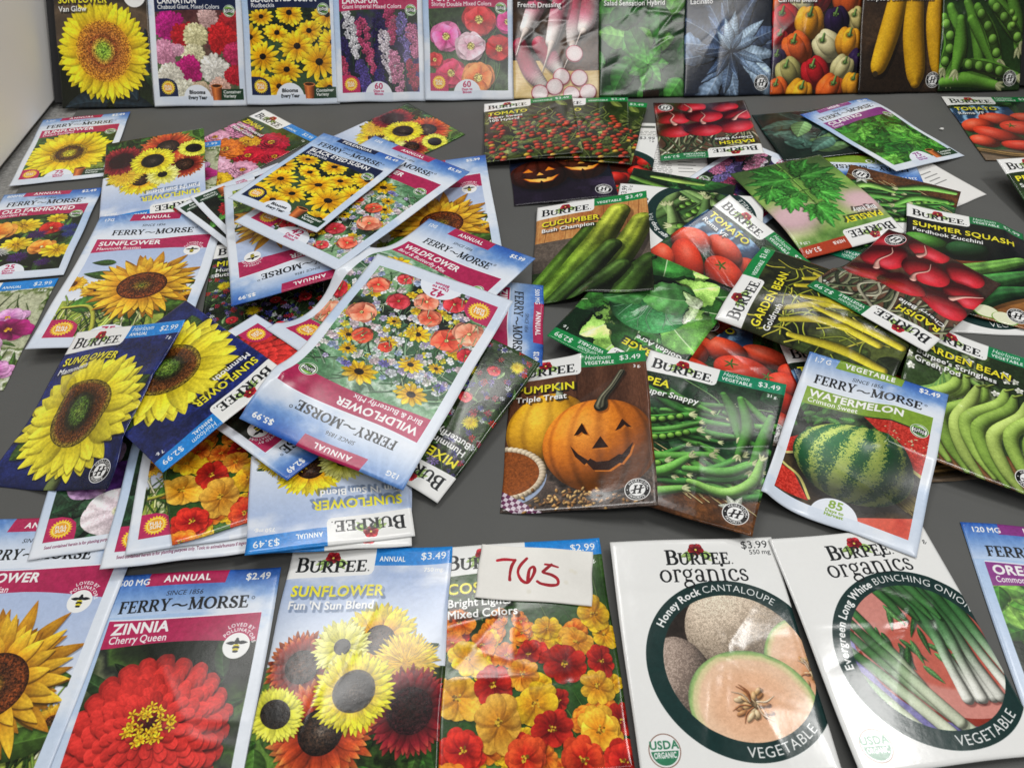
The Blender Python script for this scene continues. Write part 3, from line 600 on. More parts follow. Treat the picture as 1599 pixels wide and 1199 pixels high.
def poppy(cv, x, y, r, c0, c1, sq=.85, rot=0., cen='#e9dfa0'):
    bloom(cv, x, y, r, 5, c0, c1, W=1.15, r0=.05, lay=((1., .9), (.85, 1.06)), sq=sq, rot=rot, jit=.14, shape=1.7, wav=.08, sh=.18, vein=.1, tip=-.25)
    disc(cv, x, y, r*.15, [(0, cen), (.6, '#d8c070'), (1, '#5a1a18')], sp=.4)
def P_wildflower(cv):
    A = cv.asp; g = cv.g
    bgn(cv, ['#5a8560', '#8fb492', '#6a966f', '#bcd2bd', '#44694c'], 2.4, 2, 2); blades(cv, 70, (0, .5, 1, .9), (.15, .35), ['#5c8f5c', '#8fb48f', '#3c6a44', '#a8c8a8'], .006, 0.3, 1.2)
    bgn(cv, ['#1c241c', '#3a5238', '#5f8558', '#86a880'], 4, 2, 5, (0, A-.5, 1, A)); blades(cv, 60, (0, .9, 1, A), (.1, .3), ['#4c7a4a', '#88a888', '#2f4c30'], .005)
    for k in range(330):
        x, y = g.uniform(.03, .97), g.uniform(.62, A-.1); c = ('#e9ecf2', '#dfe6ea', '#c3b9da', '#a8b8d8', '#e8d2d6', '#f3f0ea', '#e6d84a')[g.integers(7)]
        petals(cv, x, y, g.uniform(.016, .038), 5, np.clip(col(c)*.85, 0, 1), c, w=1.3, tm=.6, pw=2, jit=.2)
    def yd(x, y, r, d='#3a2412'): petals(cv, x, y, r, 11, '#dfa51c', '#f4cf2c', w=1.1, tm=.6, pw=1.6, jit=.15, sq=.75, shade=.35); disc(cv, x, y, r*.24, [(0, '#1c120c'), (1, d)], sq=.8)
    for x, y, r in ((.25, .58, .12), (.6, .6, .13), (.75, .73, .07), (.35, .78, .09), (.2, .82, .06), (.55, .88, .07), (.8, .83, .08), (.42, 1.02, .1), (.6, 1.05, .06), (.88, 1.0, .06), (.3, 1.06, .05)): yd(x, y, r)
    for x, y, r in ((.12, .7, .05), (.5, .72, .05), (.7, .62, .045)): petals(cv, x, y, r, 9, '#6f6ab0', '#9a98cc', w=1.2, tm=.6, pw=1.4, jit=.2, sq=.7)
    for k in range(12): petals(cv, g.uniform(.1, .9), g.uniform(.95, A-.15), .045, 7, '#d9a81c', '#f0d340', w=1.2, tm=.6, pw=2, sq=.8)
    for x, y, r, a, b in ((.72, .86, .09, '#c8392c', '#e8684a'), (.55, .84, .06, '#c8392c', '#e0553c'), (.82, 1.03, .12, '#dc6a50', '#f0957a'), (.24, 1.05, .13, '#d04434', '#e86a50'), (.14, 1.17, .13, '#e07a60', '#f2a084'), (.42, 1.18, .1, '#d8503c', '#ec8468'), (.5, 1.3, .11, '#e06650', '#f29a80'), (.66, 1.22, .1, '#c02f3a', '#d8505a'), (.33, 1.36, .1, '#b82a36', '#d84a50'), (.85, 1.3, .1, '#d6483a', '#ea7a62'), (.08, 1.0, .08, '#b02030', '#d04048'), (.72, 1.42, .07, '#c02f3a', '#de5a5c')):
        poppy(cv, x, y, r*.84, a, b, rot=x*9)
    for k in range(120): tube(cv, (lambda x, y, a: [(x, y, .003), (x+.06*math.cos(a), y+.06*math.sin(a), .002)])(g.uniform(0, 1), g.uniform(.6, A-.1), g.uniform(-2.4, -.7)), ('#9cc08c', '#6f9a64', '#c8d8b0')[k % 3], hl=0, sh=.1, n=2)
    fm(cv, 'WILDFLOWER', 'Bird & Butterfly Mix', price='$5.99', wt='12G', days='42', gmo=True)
def P_black_eyed(cv):
    bgn(cv, ['#1f2a1c', '#2f4028', '#18201a', '#43583a'], 2, 1.6, 2); leaves(cv, 22, (0, .5, 1, 1.35), (.15, .3), ['#33502a', '#25391f', '#48663a'], .3)
    for x, y, r, q, an in ((.2, .53, .14, .7, 0), (.5, .5, .17, .8, .3), (.9, .52, .17, .8, 0), (.36, .7, .16, .6, .4), (.07, .74, .17, .9, 0), (.7, .68, .16, .75, -.4), (.95, .8, .18, .9, 0), (.57, .84, .2, .92, 0), (.2, .94, .19, .9, .2), (.8, 1.0, .22, .95, 0), (.45, 1.08, .18, .7, .3), (.12, 1.2, .18, .85, 0), (.36, 1.25, .17, .9, 0), (.9, 1.27, .17, .8, 0)):
        bloom(cv, x, y, r, 13, '#d8940f', '#f7cd2c', W=.27, r0=.2, lay=((1., .97), (.9, 1.04))[:1+int(x*10) % 2], sq=q, ang=an, rot=x*7, jit=.16, shape=1.15, sh=.3, vein=.1)
        ball(cv, x, y-.008, r*.19, r*.17, '#241812', hl=.05, sh=.2, tex=.2)
    fm(cv, 'BLACK EYED SUSAN', 'Rudbeckia', tag='PERENNIAL', wt='', c=NAVY, days='EV', gmo=True, cont=True, tw=.7)
def P_pumpkin(cv):
    A = cv.asp; sl, X, Y = cv.full()
    v = nz(X*2.5, Y*.25, 1.6, 1)+.3*nz(X*4, Y, 2, 2, True); cv.a[sl] = lerp(col('#4a2f22'), col('#7d5540'), np.clip(v*1.2+.5, 0, 1)[..., None])
    bgn(cv, ['#4f443e', '#6e6058', '#3f3733', '#857468'], 3, 1.6, 5, (0, .98, 1, A), fine=.12)
    line(cv, [(.5, 0), (.49, .5)], .006, '#33201a')
    ball(cv, .3, .68, .3, .33, '#efae30', dk=.42, hl=.14, rib=5, ribk=.18, tex=.04, pw=10, ts=8)
    tube(cv, [(.37, .4, .03), (.36, .27, .02)], '#a8b39a', hl=.1)
    ball(cv, .645, .83, .385, .39, '#f08a2c', dk=.44, hl=.2, rib=6, ribk=.2, tex=.03, pw=9, ts=6)
    tube(cv, [(.66, .5, .05), (.68, .42, .032), (.75, .32, .024), (.82, .2, .024)], '#5a594a', hl=.15, stripe=.35)
    D = '#33190e'; I = '#c47428'
    for P in ([(.475, .755), (.53, .645), (.572, .75), (.545, .745), (.53, .725), (.505, .75)], [(.755, .735), (.805, .635), (.868, .715), (.84, .712), (.82, .69), (.79, .72)], [(.595, .87), (.655, .77), (.705, .865)], [(.45, .84), (.48, .93), (.54, 1.0), (.555, .985), (.6, 1.045), (.7, 1.05), (.77, 1.0), (.785, 1.005), (.84, .93), (.87, .84), (.79, .935), (.77, .93), (.7, .975), (.62, .98), (.58, .95), (.565, .965), (.5, .91)]):
        poly(cv, [(x+.012, y+.012) for x, y in P], I); poly(cv, P, D)
    # pie and checked cloth
    circ(cv, .0, 1.06, .29, '#9aa8c2', sq=.8); circ(cv, .0, 1.03, .285, '#d9c2a0', sq=.76)
    for k in range(26):
        a = math.radians(-95+k*7.5); ball(cv, .262*math.cos(a), 1.03+.2*math.sin(a), .028, .026, '#e2cdb0', dk=.5, hl=.1, sh=.2)
    circ(cv, .0, 1.03, .24, '#8a5026', sq=.76); b = cv.box(0, .85, .28, 1.24); s2, X2, Y2 = b; cv.a[s2] *= (1+.07*nz(X2, Y2, 5, 2, True)*4*(np.hypot(X2, (Y2-1.03)/.76) < .235))[..., None]
    b = cv.box(0, 1.02, .45, A); s2, X2, Y2 = b; u, w = X2*.85+Y2*.5, -X2*.5+Y2*.85; m = (np.abs(w-1.02-.03) < .05) & (u < 1.0); ck = ((np.floor(u*38)+np.floor(w*38)) % 2)[..., None]
    cv.put(s2, m*1., lerp(col('#6d3a5c'), col('#d6c6d2'), ck))
    g = cv.g
    for k in range(110): ball(cv, g.normal(.48, .16), g.normal(1.26, .035), .02, .011, ('#a87f50', '#7d5a38', '#c09a66')[k % 3], ang=g.uniform(0, 3), dk=.35, hl=.1, tex=.1)
    burpee(cv, 'PUMPKIN', 'Triple Treat', tag='VEGETABLE', price='$3.49', wt='3 g.', strip='#2a8a52', heir=True, badge=True)
def pod(cv, P, w, c='#6fa044', open_=0, **k):
    P = [(x, y) for x, y in P]; n = len(P)
    tube(cv, [(x, y, w*(.35+.65*math.sin(math.pi*(i+.35)/(n-.3)))) for i, (x, y) in enumerate(P)], c, hl=.3, dk=.38, **k)
    if open_:
        Q = crom([(x, y, w*.8) for x, y in P], 12)[3:-3]; tube(cv, [(x, y, w*.7) for x, y, _ in Q[::3]], np.clip(col(c)*.55, 0, 1), hl=0, sh=0)
        L = np.r_[0, np.cumsum(np.hypot(*np.diff(Q[:, :2], axis=0).T))]; m = int(L[-1]/(w*1.12))
        for t in np.linspace(0, L[-1], max(m, 2)): ball(cv, np.interp(t, L, Q[:, 0]), np.interp(t, L, Q[:, 1]), w*.62, w*.62, '#82b84e', dk=.45, hl=.4)
    x, y = P[-1]; dx, dy = x-P[-2][0], y-P[-2][1]; l = math.hypot(dx, dy)+1e-6
    for a in (-.5, 0, .5):
        ca, sa = math.cos(a), math.sin(a); leaf(cv, x, y, w*1.5, w*.6, math.atan2(dy*ca+dx*sa, dx*ca-dy*sa), '#c9cf9a', sh=0)
def P_pea(cv):
    bgn(cv, ['#17301f', '#25452c', '#1c3a24', '#335a38'], 2, 1.6, 2); bgn(cv, ['#6a4428', '#84582f', '#54351e'], 2, 1.4, 4, (.0, 1.08, 1, 1.34), fine=.1); g = cv.g
    leaves(cv, 18, (0, .2, 1, .9), (.15, .3), ['#24502f', '#336b3c', '#1d4027'], .6)
    tube(cv, [(.3, .2, .006), (.6, .35, .006), (.55, .6, .005)], '#7da86a', hl=0); tube(cv, [(.6, .35, .006), (.95, .3, .006)], '#7da86a', hl=0)
    for k in range(40): x = g.uniform(.15, .95); y = g.uniform(.85, 1.15); tube(cv, [(x-.15, y-.07, .005), (x+.15, y+.07, .004)], '#d2bd88', hl=0, n=3)
    for k in range(38): x, y, a = g.uniform(0, 1), g.uniform(.35, 1.15), g.uniform(-.9, .6); l = .2; pod(cv, [(x-l*math.cos(a), y-l*math.sin(a)), (x, y+.03), (x+l*math.cos(a), y+l*math.sin(a))], .03, ('#4c8a3c', '#3f7a38', '#5f9a48')[k % 3])
    for P, o, c in (([(.6, .25), (.7, .4), (.78, .6)], 0, '#54943f'), ([(.72, .25), (.82, .5), (.8, .75)], 0, '#5c9a44'), ([(.95, .35), (.93, .6), (.9, .85)], 0, '#5a9844'), ([(.03, .62), (.2, .63), (.42, .52)], 1, '#4f8f3e'), ([(.02, .78), (.25, .78), (.5, .64)], 1, '#549441'), ([(.02, .9), (.3, .94), (.62, .82)], 0, '#66a64a'), ([(.05, 1.12), (.2, 1.08), (.36, .97)], 1, '#549441'), ([(.1, 1.12), (.35, 1.06), (.5, .88)], 0, '#6aa84c'), ([(.05, 1.28), (.3, 1.25), (.52, 1.14)], 0, '#7ab556'), ([(.5, .98), (.75, .92), (.9, .8)], 0, '#62a049'), ([(.55, 1.07), (.78, 1.08), (.92, .95), (.95, .75)], 0, '#8cc060')):
        pod(cv, P, .042, c, o)
    for a in (.2, 1, 2, 3, 4, 5): leaf(cv, .86, 1.17, .1, .05, a, '#e4ead8', sh=.1)
    burpee(cv, 'PEA', 'Super Snappy', tag='VEGETABLE', price='$3.49', wt='21 g.', strip='#1f8a68', heir=True, badge=True)
def P_pea_early(cv):
    bgn(cv, ['#1c3318', '#2e4d24', '#23401c'], 2, 1.6, 2)
    for P, o in (([(.1, .5), (.2, .8), (.12, 1.2)], 0), ([(.3, .45), (.45, .8), (.5, 1.15)], 0), ([(.55, .3), (.75, .55), (.9, .75)], 0), ([(.8, .3), (.9, .6), (.95, .9)], 0), ([(.05, 1.25), (.4, 1.22), (.7, 1.28)], 0), ([(.02, .6), (.12, .85), (.05, 1.1)], 1), ([(.35, .62), (.55, .85), (.7, 1.1)], 0), ([(.42, .5), (.6, .75), (.72, 1.02)], 1), ([(.6, .45), (.8, .65), (.97, .85)], 1), ([(.28, 1.06), (.6, 1.1), (.95, 1.2)], 1), ([(.22, .62), (.24, .9), (.2, 1.12)], 0)):
        pod(cv, P, .082, '#6ea63f', o)
    for x, y in ((.84, .55), (.88, .62), (.86, .68)): ball(cv, x, y, .035, .035, '#86b84c')
    burpee(cv, 'PEA', 'Burpeeana Early', tag='VEGETABLE', price='$2.99', strip=GREEN, badge=True)
def P_watermelon(cv):
    A = cv.asp; bgn(cv, ['#1c2b18', '#2c4524', '#3d5c2e', '#151f12'], 3, 1.8, 2, (0, 0, 1, .85)); leaves(cv, 30, (.05, .5, .6, .7), (.07, .14), ['#3a6a2c', '#548a3c'], .6)
    bgn(cv, ['#3a2f24', '#54452f', '#28221c'], 4, 1.6, 4, (0, .8, 1, A)); R = lambda X, Y: lerp(col('#a8281c'), col('#d8483a'), np.clip(.5+nz(X, Y, 5, 3, True)*2, 0, 1)[..., None])
    poly(cv, [(.5, .45), (.97, .46), (.97, .82), (.8, .78), (.55, .5)], R); line(cv, [(.78, .76), (.97, .83)], .022, '#d9cf86')
    g = cv.g
    for k in range(26): x = g.uniform(.62, .95); ball(cv, x, g.uniform(.5, .62)+.15*(x-.6), .009, .006, '#e6cfa0', sh=0)
    poly(cv, [(.02, .86), (.3, .6), (.34, .75), (.06, 1.02)], R); line(cv, [(.04, 1.02), (.32, .78)], .02, '#d9cf86')
    poly(cv, [(.04, 1.12), (.16, 1.13), (.3, 1.3), (.04, 1.33)], R); line(cv, [(.07, 1.1), (.2, 1.14), (.3, 1.28)], .02, '#d0c97c')
    poly(cv, [(.5, 1.36), (.95, 1.15), (.96, A), (.4, A)], lambda X, Y: lerp(col('#b8382a'), col('#de6450'), np.clip(.5+nz(X, Y, 4, 7)*2, 0, 1)[..., None]))
    for k in range(50): x, y = g.uniform(.86, .97), g.uniform(.95, 1.1); tube(cv, [(x-.1, y-.02, .003), (x+.03, y+.05, .003)], '#a99a6a', hl=0, n=3, sh=0)
    x, y, rx, ry, an = .5, .88, .4, .33, .12
    sl, X, Y = cv.box(x-.48, y-.48, x+.48, y+.48); dx, dy = X-x, Y-y; ca, sa = math.cos(an), math.sin(an); ex, ey = (dx*ca+dy*sa)/rx, (-dx*sa+dy*ca)/ry; rr = np.hypot(ex, ey)
    cv.a[sl] *= (1-.55*np.clip((1.12-np.hypot(ex-.05, ey-.12))*6, 0, 1))[..., None]
    q = np.arcsin(np.clip(ex/np.sqrt(np.clip(1-.9*ey**2, .04, 1)), -1, 1)); s = np.cos(q*12+1.2+1.6*nz(X, Y, 3, 1)+1.3*nz(X, Y, 7, 3, True))
    c = lerp(col('#205c36'), col('#a3b45c'), sst(-.02, .34, s+.02+2.0*nz(X, Y, 6, 5, True)+1.2*nz(X, Y, 5, 8))[..., None]); nzv = np.sqrt(np.clip(1-rr**2, 0, 1)); lam = np.clip((ex*ca-ey*sa)*LD[0]+(ex*sa+ey*ca)*LD[1]+nzv*.64, 0, 1)
    c = np.clip(c*(.42+.85*lam)[..., None]+(.28*np.clip((ex+.22)*-.5-(ey+.3)*.5+nzv*.85, 0, 1)**16)[..., None], 0, 1); cv.put(sl, np.clip((1-rr)*rx/cv.px, 0, 1), c)
    fm(cv, 'WATERMELON', 'Crimson Sweet', tag='VEGETABLE', price='$2.49', wt='1.7 G', c='#83a23a', days='85', dtxt=('Days to', 'Harvest'), sun=False, gmo=True, seed=False)
def cuke(cv, P, w, c, c2=None):
    n = len(P); tube(cv, [(x, y, w*(.55+.45*math.sin(math.pi*(i+.6)/(n+.2)))) for i, (x, y) in enumerate(P)], c, c2=c2, hl=.22, dk=.3, tex=.14, stripe=.14, ts=7)
    Q = crom([(x, y, 1) for x, y in P], 10); g = cv.g
    for k in range(40):
        a = Q[g.integers(3, len(Q)-3)]; circ(cv, a[0]+g.normal(0, w*.45), a[1]+g.normal(0, w*.45), .005, '#2f4a16', m_=.5, soft=2)
def wood(cv, c0, c1, box, o=0, sc=1., vert=False):
    sl, X, Y = cv.box(*box); v = nz(X*(3 if vert else .3), Y*(.3 if vert else 3), 1.6*sc, o)+.4*nz(X*(4 if vert else .4), Y*(.4 if vert else 4), 2*sc, o+1, True)
    cv.a[sl] = lerp(col(c0), col(c1), np.clip(v*1.4+.5, 0, 1)[..., None])
def P_cucumber(cv):
    wood(cv, '#a8683a', '#d09a62', (0, 0, 1, .6), 1, vert=True)
    for x in (.12, .3, .62, .84, .93): line(cv, [(x, .1), (x-.04, .6)], .004, '#7a4a28')
    bgn(cv, ['#5a5048', '#6e635a', '#4a423c'], 1.5, 1.5, 3, (0, .55, 1, 1.34)); bgn(cv, ['#1c2413', '#2a3a1c'], 2, 1.5, 3, (0, .95, 1, 1.34))
    cuke(cv, [(.02, 1.2), (.3, .8), (.5, .45)], .11, '#45601f'); cuke(cv, [(.12, 1.3), (.5, .75), (.74, .25)], .135, '#5c7a26', '#9aa53c')
    cuke(cv, [(.45, 1.35), (.75, .85), (.94, .42)], .13, '#506f24', '#94a03a'); cuke(cv, [(.2, 1.34), (.45, 1.05), (.68, .72)], .11, '#3c5722', '#48602a'); cuke(cv, [(.75, 1.38), (.88, 1.15), (1.0, .98)], .14, '#3c5722'); cuke(cv, [(.35, 1.4), (.6, 1.18), (.75, 1.0)], .1, '#354f20', '#425a28')
    burpee(cv, 'CUCUMBER', 'Bush Champion', tag='VEGETABLE', price='$3.49', strip=GREEN, tl=.52)
def P_lettuce(cv):
    bgn(cv, ['#16301c', '#22452a', '#0f2214'], 2, 1.6, 2); g = cv.g
    for k in range(16):
        a = k*2.4; c = ('#6aa24c', '#3a7030', '#8fbc5e', '#2f5f2c')[k % 4]
        leaf(cv, .5+.1*math.cos(a), .8+.1*math.sin(a), g.uniform(.5, .66), g.uniform(.4, .54), a, c, np.clip(col(c)*1.35, 0, 1), wav=.26, curl=g.uniform(-.2, .2), veins=4, rib=.9, ribc='#e2eec8', tex=.14, bump=.09, sh=.5)
    ball(cv, .52, .78, .33, .34, '#3f7d4c', dk=.3, hl=.12, tex=.16, ts=2)
    for k in range(9):
        a = -2.7+k*.33; q = g.uniform(-.3, .3); tube(cv, [(.52+.3*math.cos(a), .78+.31*math.sin(a), .0025), (.52+.2*math.cos(a+q), .78+.17*math.sin(a+q), .004), (.52+.1*math.cos(a+q*.5), .9+.06*math.sin(a), .005), (.5, 1.06, .007)], '#7fb088', hl=.1, sh=.2, tex=.1, n=5)
    leaf(cv, .24, 1.02, .5, .34, -.35, '#4c8a4c', '#6aa45c', wav=.2, veins=5, rib=.6, ribc='#b8d8a8', bump=.05, sh=.5, curl=.5)
    leaf(cv, .86, .62, .46, .26, 2.1, '#458048', '#5f9a58', wav=.2, veins=5, rib=.6, ribc='#b8d8a8', bump=.05, sh=.5, curl=-.4)
    for x, y, l, a in ((.2, .72, .26, 1.5), (.18, .94, .22, .5)): leaf(cv, x, y, l, l*.6, a, '#dfe8cc', '#a8cc84', wav=.35, veins=4, ribc='#f4f6ea', tex=.14, bump=.08, sh=.5)
    burpee(cv, 'CABBAGE', 'Golden Acre', tag='VEGETABLE', price='$2.99', wt='1 g.', strip=GREEN, heir=True)
def tomato(cv, x, y, rx, ry, ang=0., c='#d8402a'):
    ball(cv, x, y, rx, ry, c, ang=ang, dk=.35, hl=.42, tex=.03, pw=14)
def calyx(cv, x, y, r, c='#4c7a34'):
    for a in (0, 1.1, 2.3, 3.5, 4.8): leaf(cv, x, y, r, r*.28, a, c, sh=.2)
def P_roma(cv):
    bgn(cv, ['#16241a', '#24402a', '#1c3222', '#3a5a38'], 2, 1.6, 2); leaves(cv, 20, (.3, .1, 1, .7), (.15, .3), ['#2c4f2a', '#22401f', '#3c6434'], .5)
    poly(cv, [(0, .28), (.3, .22), (.62, .26), (.64, .5), (.3, .55), (0, .6)], lambda X, Y: lerp(col('#16304f'), col('#8fb4d6'), np.clip(np.abs(np.sin(X*22+6*nz(X, Y, 2, 3)))**8+.15, 0, 1)[..., None]))
    wood(cv, '#54473c', '#7a6a58', (0, 1.15, 1, 1.34), 2)
    tube(cv, [(-.05, 1.12, .05), (.4, 1.25, .05), (1.05, 1.22, .05)], '#8a7048', hl=.05, stripe=.3)
    for x, y, rx, ry, a in ((.75, .5, .2, .11, .2), (.96, .6, .12, .1, 0), (.42, .52, .2, .13, .25), (.16, .66, .15, .18, .9), (.62, .72, .25, .16, .3), (.92, .75, .15, .13, .5), (.3, .86, .26, .14, .65), (.85, .95, .26, .15, .12), (.52, 1.08, .27, .11, .15), (.12, .98, .15, .11, .6), (.9, 1.12, .22, .1, .3)): tomato(cv, x, y, rx, ry, a, ('#d6442c', '#de5236', '#c93a26')[int(x*10) % 3])
    calyx(cv, .5, .65, .06); calyx(cv, .58, .98, .07); calyx(cv, .78, .7, .05)
    burpee(cv, 'TOMATO', 'Roma VF', tag='VEGETABLE', price='$2.99', wt='1 g.', strip=GREEN, heir=True, badge=True)
def P_bean_golden(cv):
    bgn(cv, ['#2b2f1c', '#3f4526', '#23261a', '#56602f'], 2, 1.6, 2); g = cv.g
    leaves(cv, 12, (0, .3, 1, 1.3), (.2, .4), ['#3c4a24', '#2d3a1c', '#5a6a34'], .6)
    for k in range(60): x, y, a, l = g.uniform(.0, 1), g.uniform(.25, 1.1), g.uniform(0, 6.3), g.uniform(.15, .35); tube(cv, [(x, y, .008), (x+l*.5*math.cos(a), y+l*.5*math.sin(a)+.02, .007), (x+l*math.cos(a+.4), y+l*math.sin(a+.4), .005)], ('#aab03c', '#8f9a3a', '#c8c04a')[k % 3], hl=.1, n=5)
    for P in ([(.2, .45), (.35, .75), (.3, 1.15)], [(.3, .4), (.55, .75), (.62, 1.25)], [(.5, .5), (.6, .85), (.5, 1.2)], [(.6, .42), (.8, .8), (.82, 1.25)], [(.72, .45), (.92, .75), (1.0, 1.2)], [(.1, .55), (.14, .9), (.1, 1.25)], [(.45, .62), (.42, .95), (.36, 1.3)], [(.85, .5), (.75, .9), (.7, 1.3)]):
        tube(cv, [(x, y, w) for (x, y), w in zip(P, (.022, .04, .03))], '#dccb3c', dk=.5, hl=.25, tex=.05)
    burpee(cv, 'GARDEN BEAN', 'Goldrush', tag='VEGETABLE', price='$3.49', strip=GREEN, tl=.66)
def P_radish_cherry(cv):
    bgn(cv, ['#5a4034', '#74543f', '#43302a'], 2, 1.6, 2); g = cv.g
    for k in range(46):
        x = g.uniform(-.1, 1.1); tube(cv, [(x, .5, .012), (x+g.uniform(-.1, .1), .3, .014), (x+g.uniform(-.3, .3), .1, .016)], ('#5c6648', '#b4b098', '#3f4a34', '#8d9070')[k % 4], hl=.15, stripe=.2)
    def rad(x, y, r, t): tube(cv, [(x, y-r*.2, r*.25), t, (t[0]+(t[0]-x)*.4, t[1]+.1, .004)][:2]+[(2*t[0]-x, t[1]+.09, .004)], '#d9aa9a', hl=.1, sh=.3) if t else None; ball(cv, x, y, r*1.18, r, '#c52b38', dk=.33, hl=.45, tex=.02, pw=16, ang=g.uniform(-.3, .3)); tube(cv, [(x+.01, y+r*.75, .02), (x+.03, y+r*1.25, .008), (x+.0, y+r*1.9, .003)], '#dba99c', hl=.1) if t else None
    for x, y, r, t in ((.95, 1.2, .14, None), (.6, 1.26, .15, (1, 1)), (.25, 1.2, .14, None), (.13, .95, .15, None), (.82, .95, .17, (1, 1)), (.48, .98, .17, (1, 1)), (.2, .68, .18, None), (.82, .64, .17, None), (.52, .64, .17, None)): rad(x, y, r, None); 
    for P in ([(.5, .8, .03), (.52, .88, .012), (.47, 1.0, .007), (.5, 1.1, .003)], [(.8, .79, .028), (.84, .9, .012), (.8, 1.02, .007), (.84, 1.1, .003)], [(.62, 1.12, .028), (.6, 1.2, .012), (.66, 1.3, .005)], [(.18, .84, .028), (.12, .95, .012), (.02, 1.05, .005)]): tube(cv, P, '#d9a296', hl=.15)
    burpee(cv, 'RADISH', 'Cherry Belle', tag='VEGETABLE', price='$2.99', wt='2 g.', strip='#1f7d4a', heir=True, badge=True)
def P_zucchini(cv):
    bgn(cv, ['#15171a', '#1f2420', '#101210'], 2, 1.5, 2); wood(cv, '#7d5430', '#a8773f', (0, .95, 1, 1.34), 2, .8)
    tube(cv, [(.05, .62, .03), (.4, .72, .03), (.8, .6, .03)], '#6a3a22', hl=.1); ball(cv, .17, .54, .2, .12, '#4a7d32', dk=.3, hl=.4, tex=.1); ball(cv, .5, .52, .18, .12, '#2f5a34', dk=.3, hl=.2, tex=.1, ang=-.3)
    for P, w, c in (([(.95, .5, .05), (.6, .75, .085), (.12, .98, .09)], 0, '#6a9a48'), ([(1.0, .66, .06), (.7, .88, .1), (.25, 1.1, .1)], 0, '#3c6f38'), ([(.98, .88, .06), (.7, 1.05, .09), (.45, 1.32, .085)], 0, '#2f6234')): tube(cv, P, c, c2=None, hl=.25, stripe=.14, tex=.14, ts=8)
    for k, x in enumerate((.5, .64, .78)): circ(cv, x, 1.22+.03*k, .1, '#7aa24a', sq=.7); circ(cv, x, 1.215+.03*k, .092, '#e6e8c4', sq=.7)
    burpee(cv, 'SUMMER SQUASH', 'Fordhook Zucchini', tag='VEGETABLE', price='$2.99', strip='#1f7d4a', heir=True, tl=.84, badge=True)
def P_bean_stringless(cv):
    bgn(cv, ['#2a3a22', '#50663a', '#1f2a1a', '#8d9a70', '#3a4f2c'], 3, 2, 2); wood(cv, '#5a3a26', '#84603c', (0, 1.08, 1, 1.34), 2); g = cv.g
    for k in range(14): petals(cv, g.uniform(0, 1), g.uniform(.25, .55), .035, 5, '#d9dcc8', '#f2f2ea', w=1.2, tm=.6)
    for k in range(10): a = k*.1; tube(cv, [(.1+a*.3, .75, .02), (.3, .62-.02*k, .035), (.5, .5, .025)], ('#6f9a58', '#88ac5c')[k % 2], hl=.1)
    for k, (x0, x1) in enumerate(((.42, .2), (.55, .32), (.5, .42), (.68, .48), (.74, .56), (.82, .66), (.92, .76), (.98, .88), (1.04, 1.0), (.36, .12))):
        y = .45+.03*(k % 3); tube(cv, [(x0, y, .022), (x0-.03, y+.16, .046), (x1-.02, y+.42, .05), (x1+.07, y+.68, .045), (x1+.2, y+.85, .02)], ('#9fbe5e', '#8fb052', '#b0c86c')[k % 3], dk=.45, hl=.2, tex=.05)
        tube(cv, [(x0, y, .012), (x0+.05, y-.05, .006)], '#8a9a4a', hl=0)
    burpee(cv, 'GARDEN BEAN', "Burpee's Stringless|Green Pod", tag='VEGETABLE', price='$2.99', strip='#1f8a5a', heir=True, tl=.66, badge=True)
def P_parsley(cv):
    sl, X, Y = cv.full(); bgn(cv, ['#6f9848', '#9cbe68', '#5f8440', '#bcd288'], .8, 1.5, 2, fine=.01); cv.put(sl, .85*np.clip(np.maximum(sst(.42, .1, np.hypot(X-.85, (Y-.48)*1.3)), sst(.36, .08, np.hypot(X-.12, (Y-.5)*1.2))), 0, 1), col('#e6b4c8')); cv.put(sl, sst(.85, 1.25, Y)*.75, col('#33472a'))
    def fr(x, y, s, a, b=1.):
        tube(cv, [(x, y, .008), (x+math.cos(a)*s*.4, y+math.sin(a)*s*.4, .006)], '#6a9a48', hl=0)
        for da, l in ((-1.25, .62), (1.25, .62), (-.75, .85), (.75, .85), (-.35, .9), (.35, .9), (0, 1.05)):
            q = g.uniform(.85, 1.15)*b; leaf(cv, x+math.cos(a)*s*.18, y+math.sin(a)*s*.18, s*l*.85, s*.3, a+da, col('#4f9440')*q, col('#3a7a34')*q, ser=.35, veins=3, ribc='#b8d8a0', wav=.08, sh=.25)
    g = cv.g
    tube(cv, [(.54, .62, .009), (.52, .85, .012), (.5, 1.34, .014)], '#7aac50', hl=.1)
    for x, y, s, a, b in ((.5, 1.22, .4, -.35, .8), (.5, 1.2, .4, 3.45, .8), (.5, 1.02, .46, .15, .95), (.5, 1.02, .46, 3.0, .95), (.52, .8, .36, -.1, 1.05), (.52, .8, .36, 3.25, 1.05), (.3, .95, .3, -2.2, 1.15), (.76, .98, .3, -.9, 1.15), (.54, .62, .36, -1.5, 1.25), (.42, .78, .28, -2.1, 1.3), (.68, .78, .28, -1., 1.3)): fr(x, y, s, a, b)
    burpee(cv, 'PARSLEY', 'Big Italy', tag='HERB', price='$3.49', wt='1.25 g', strip='#b4482a', tl=.38)
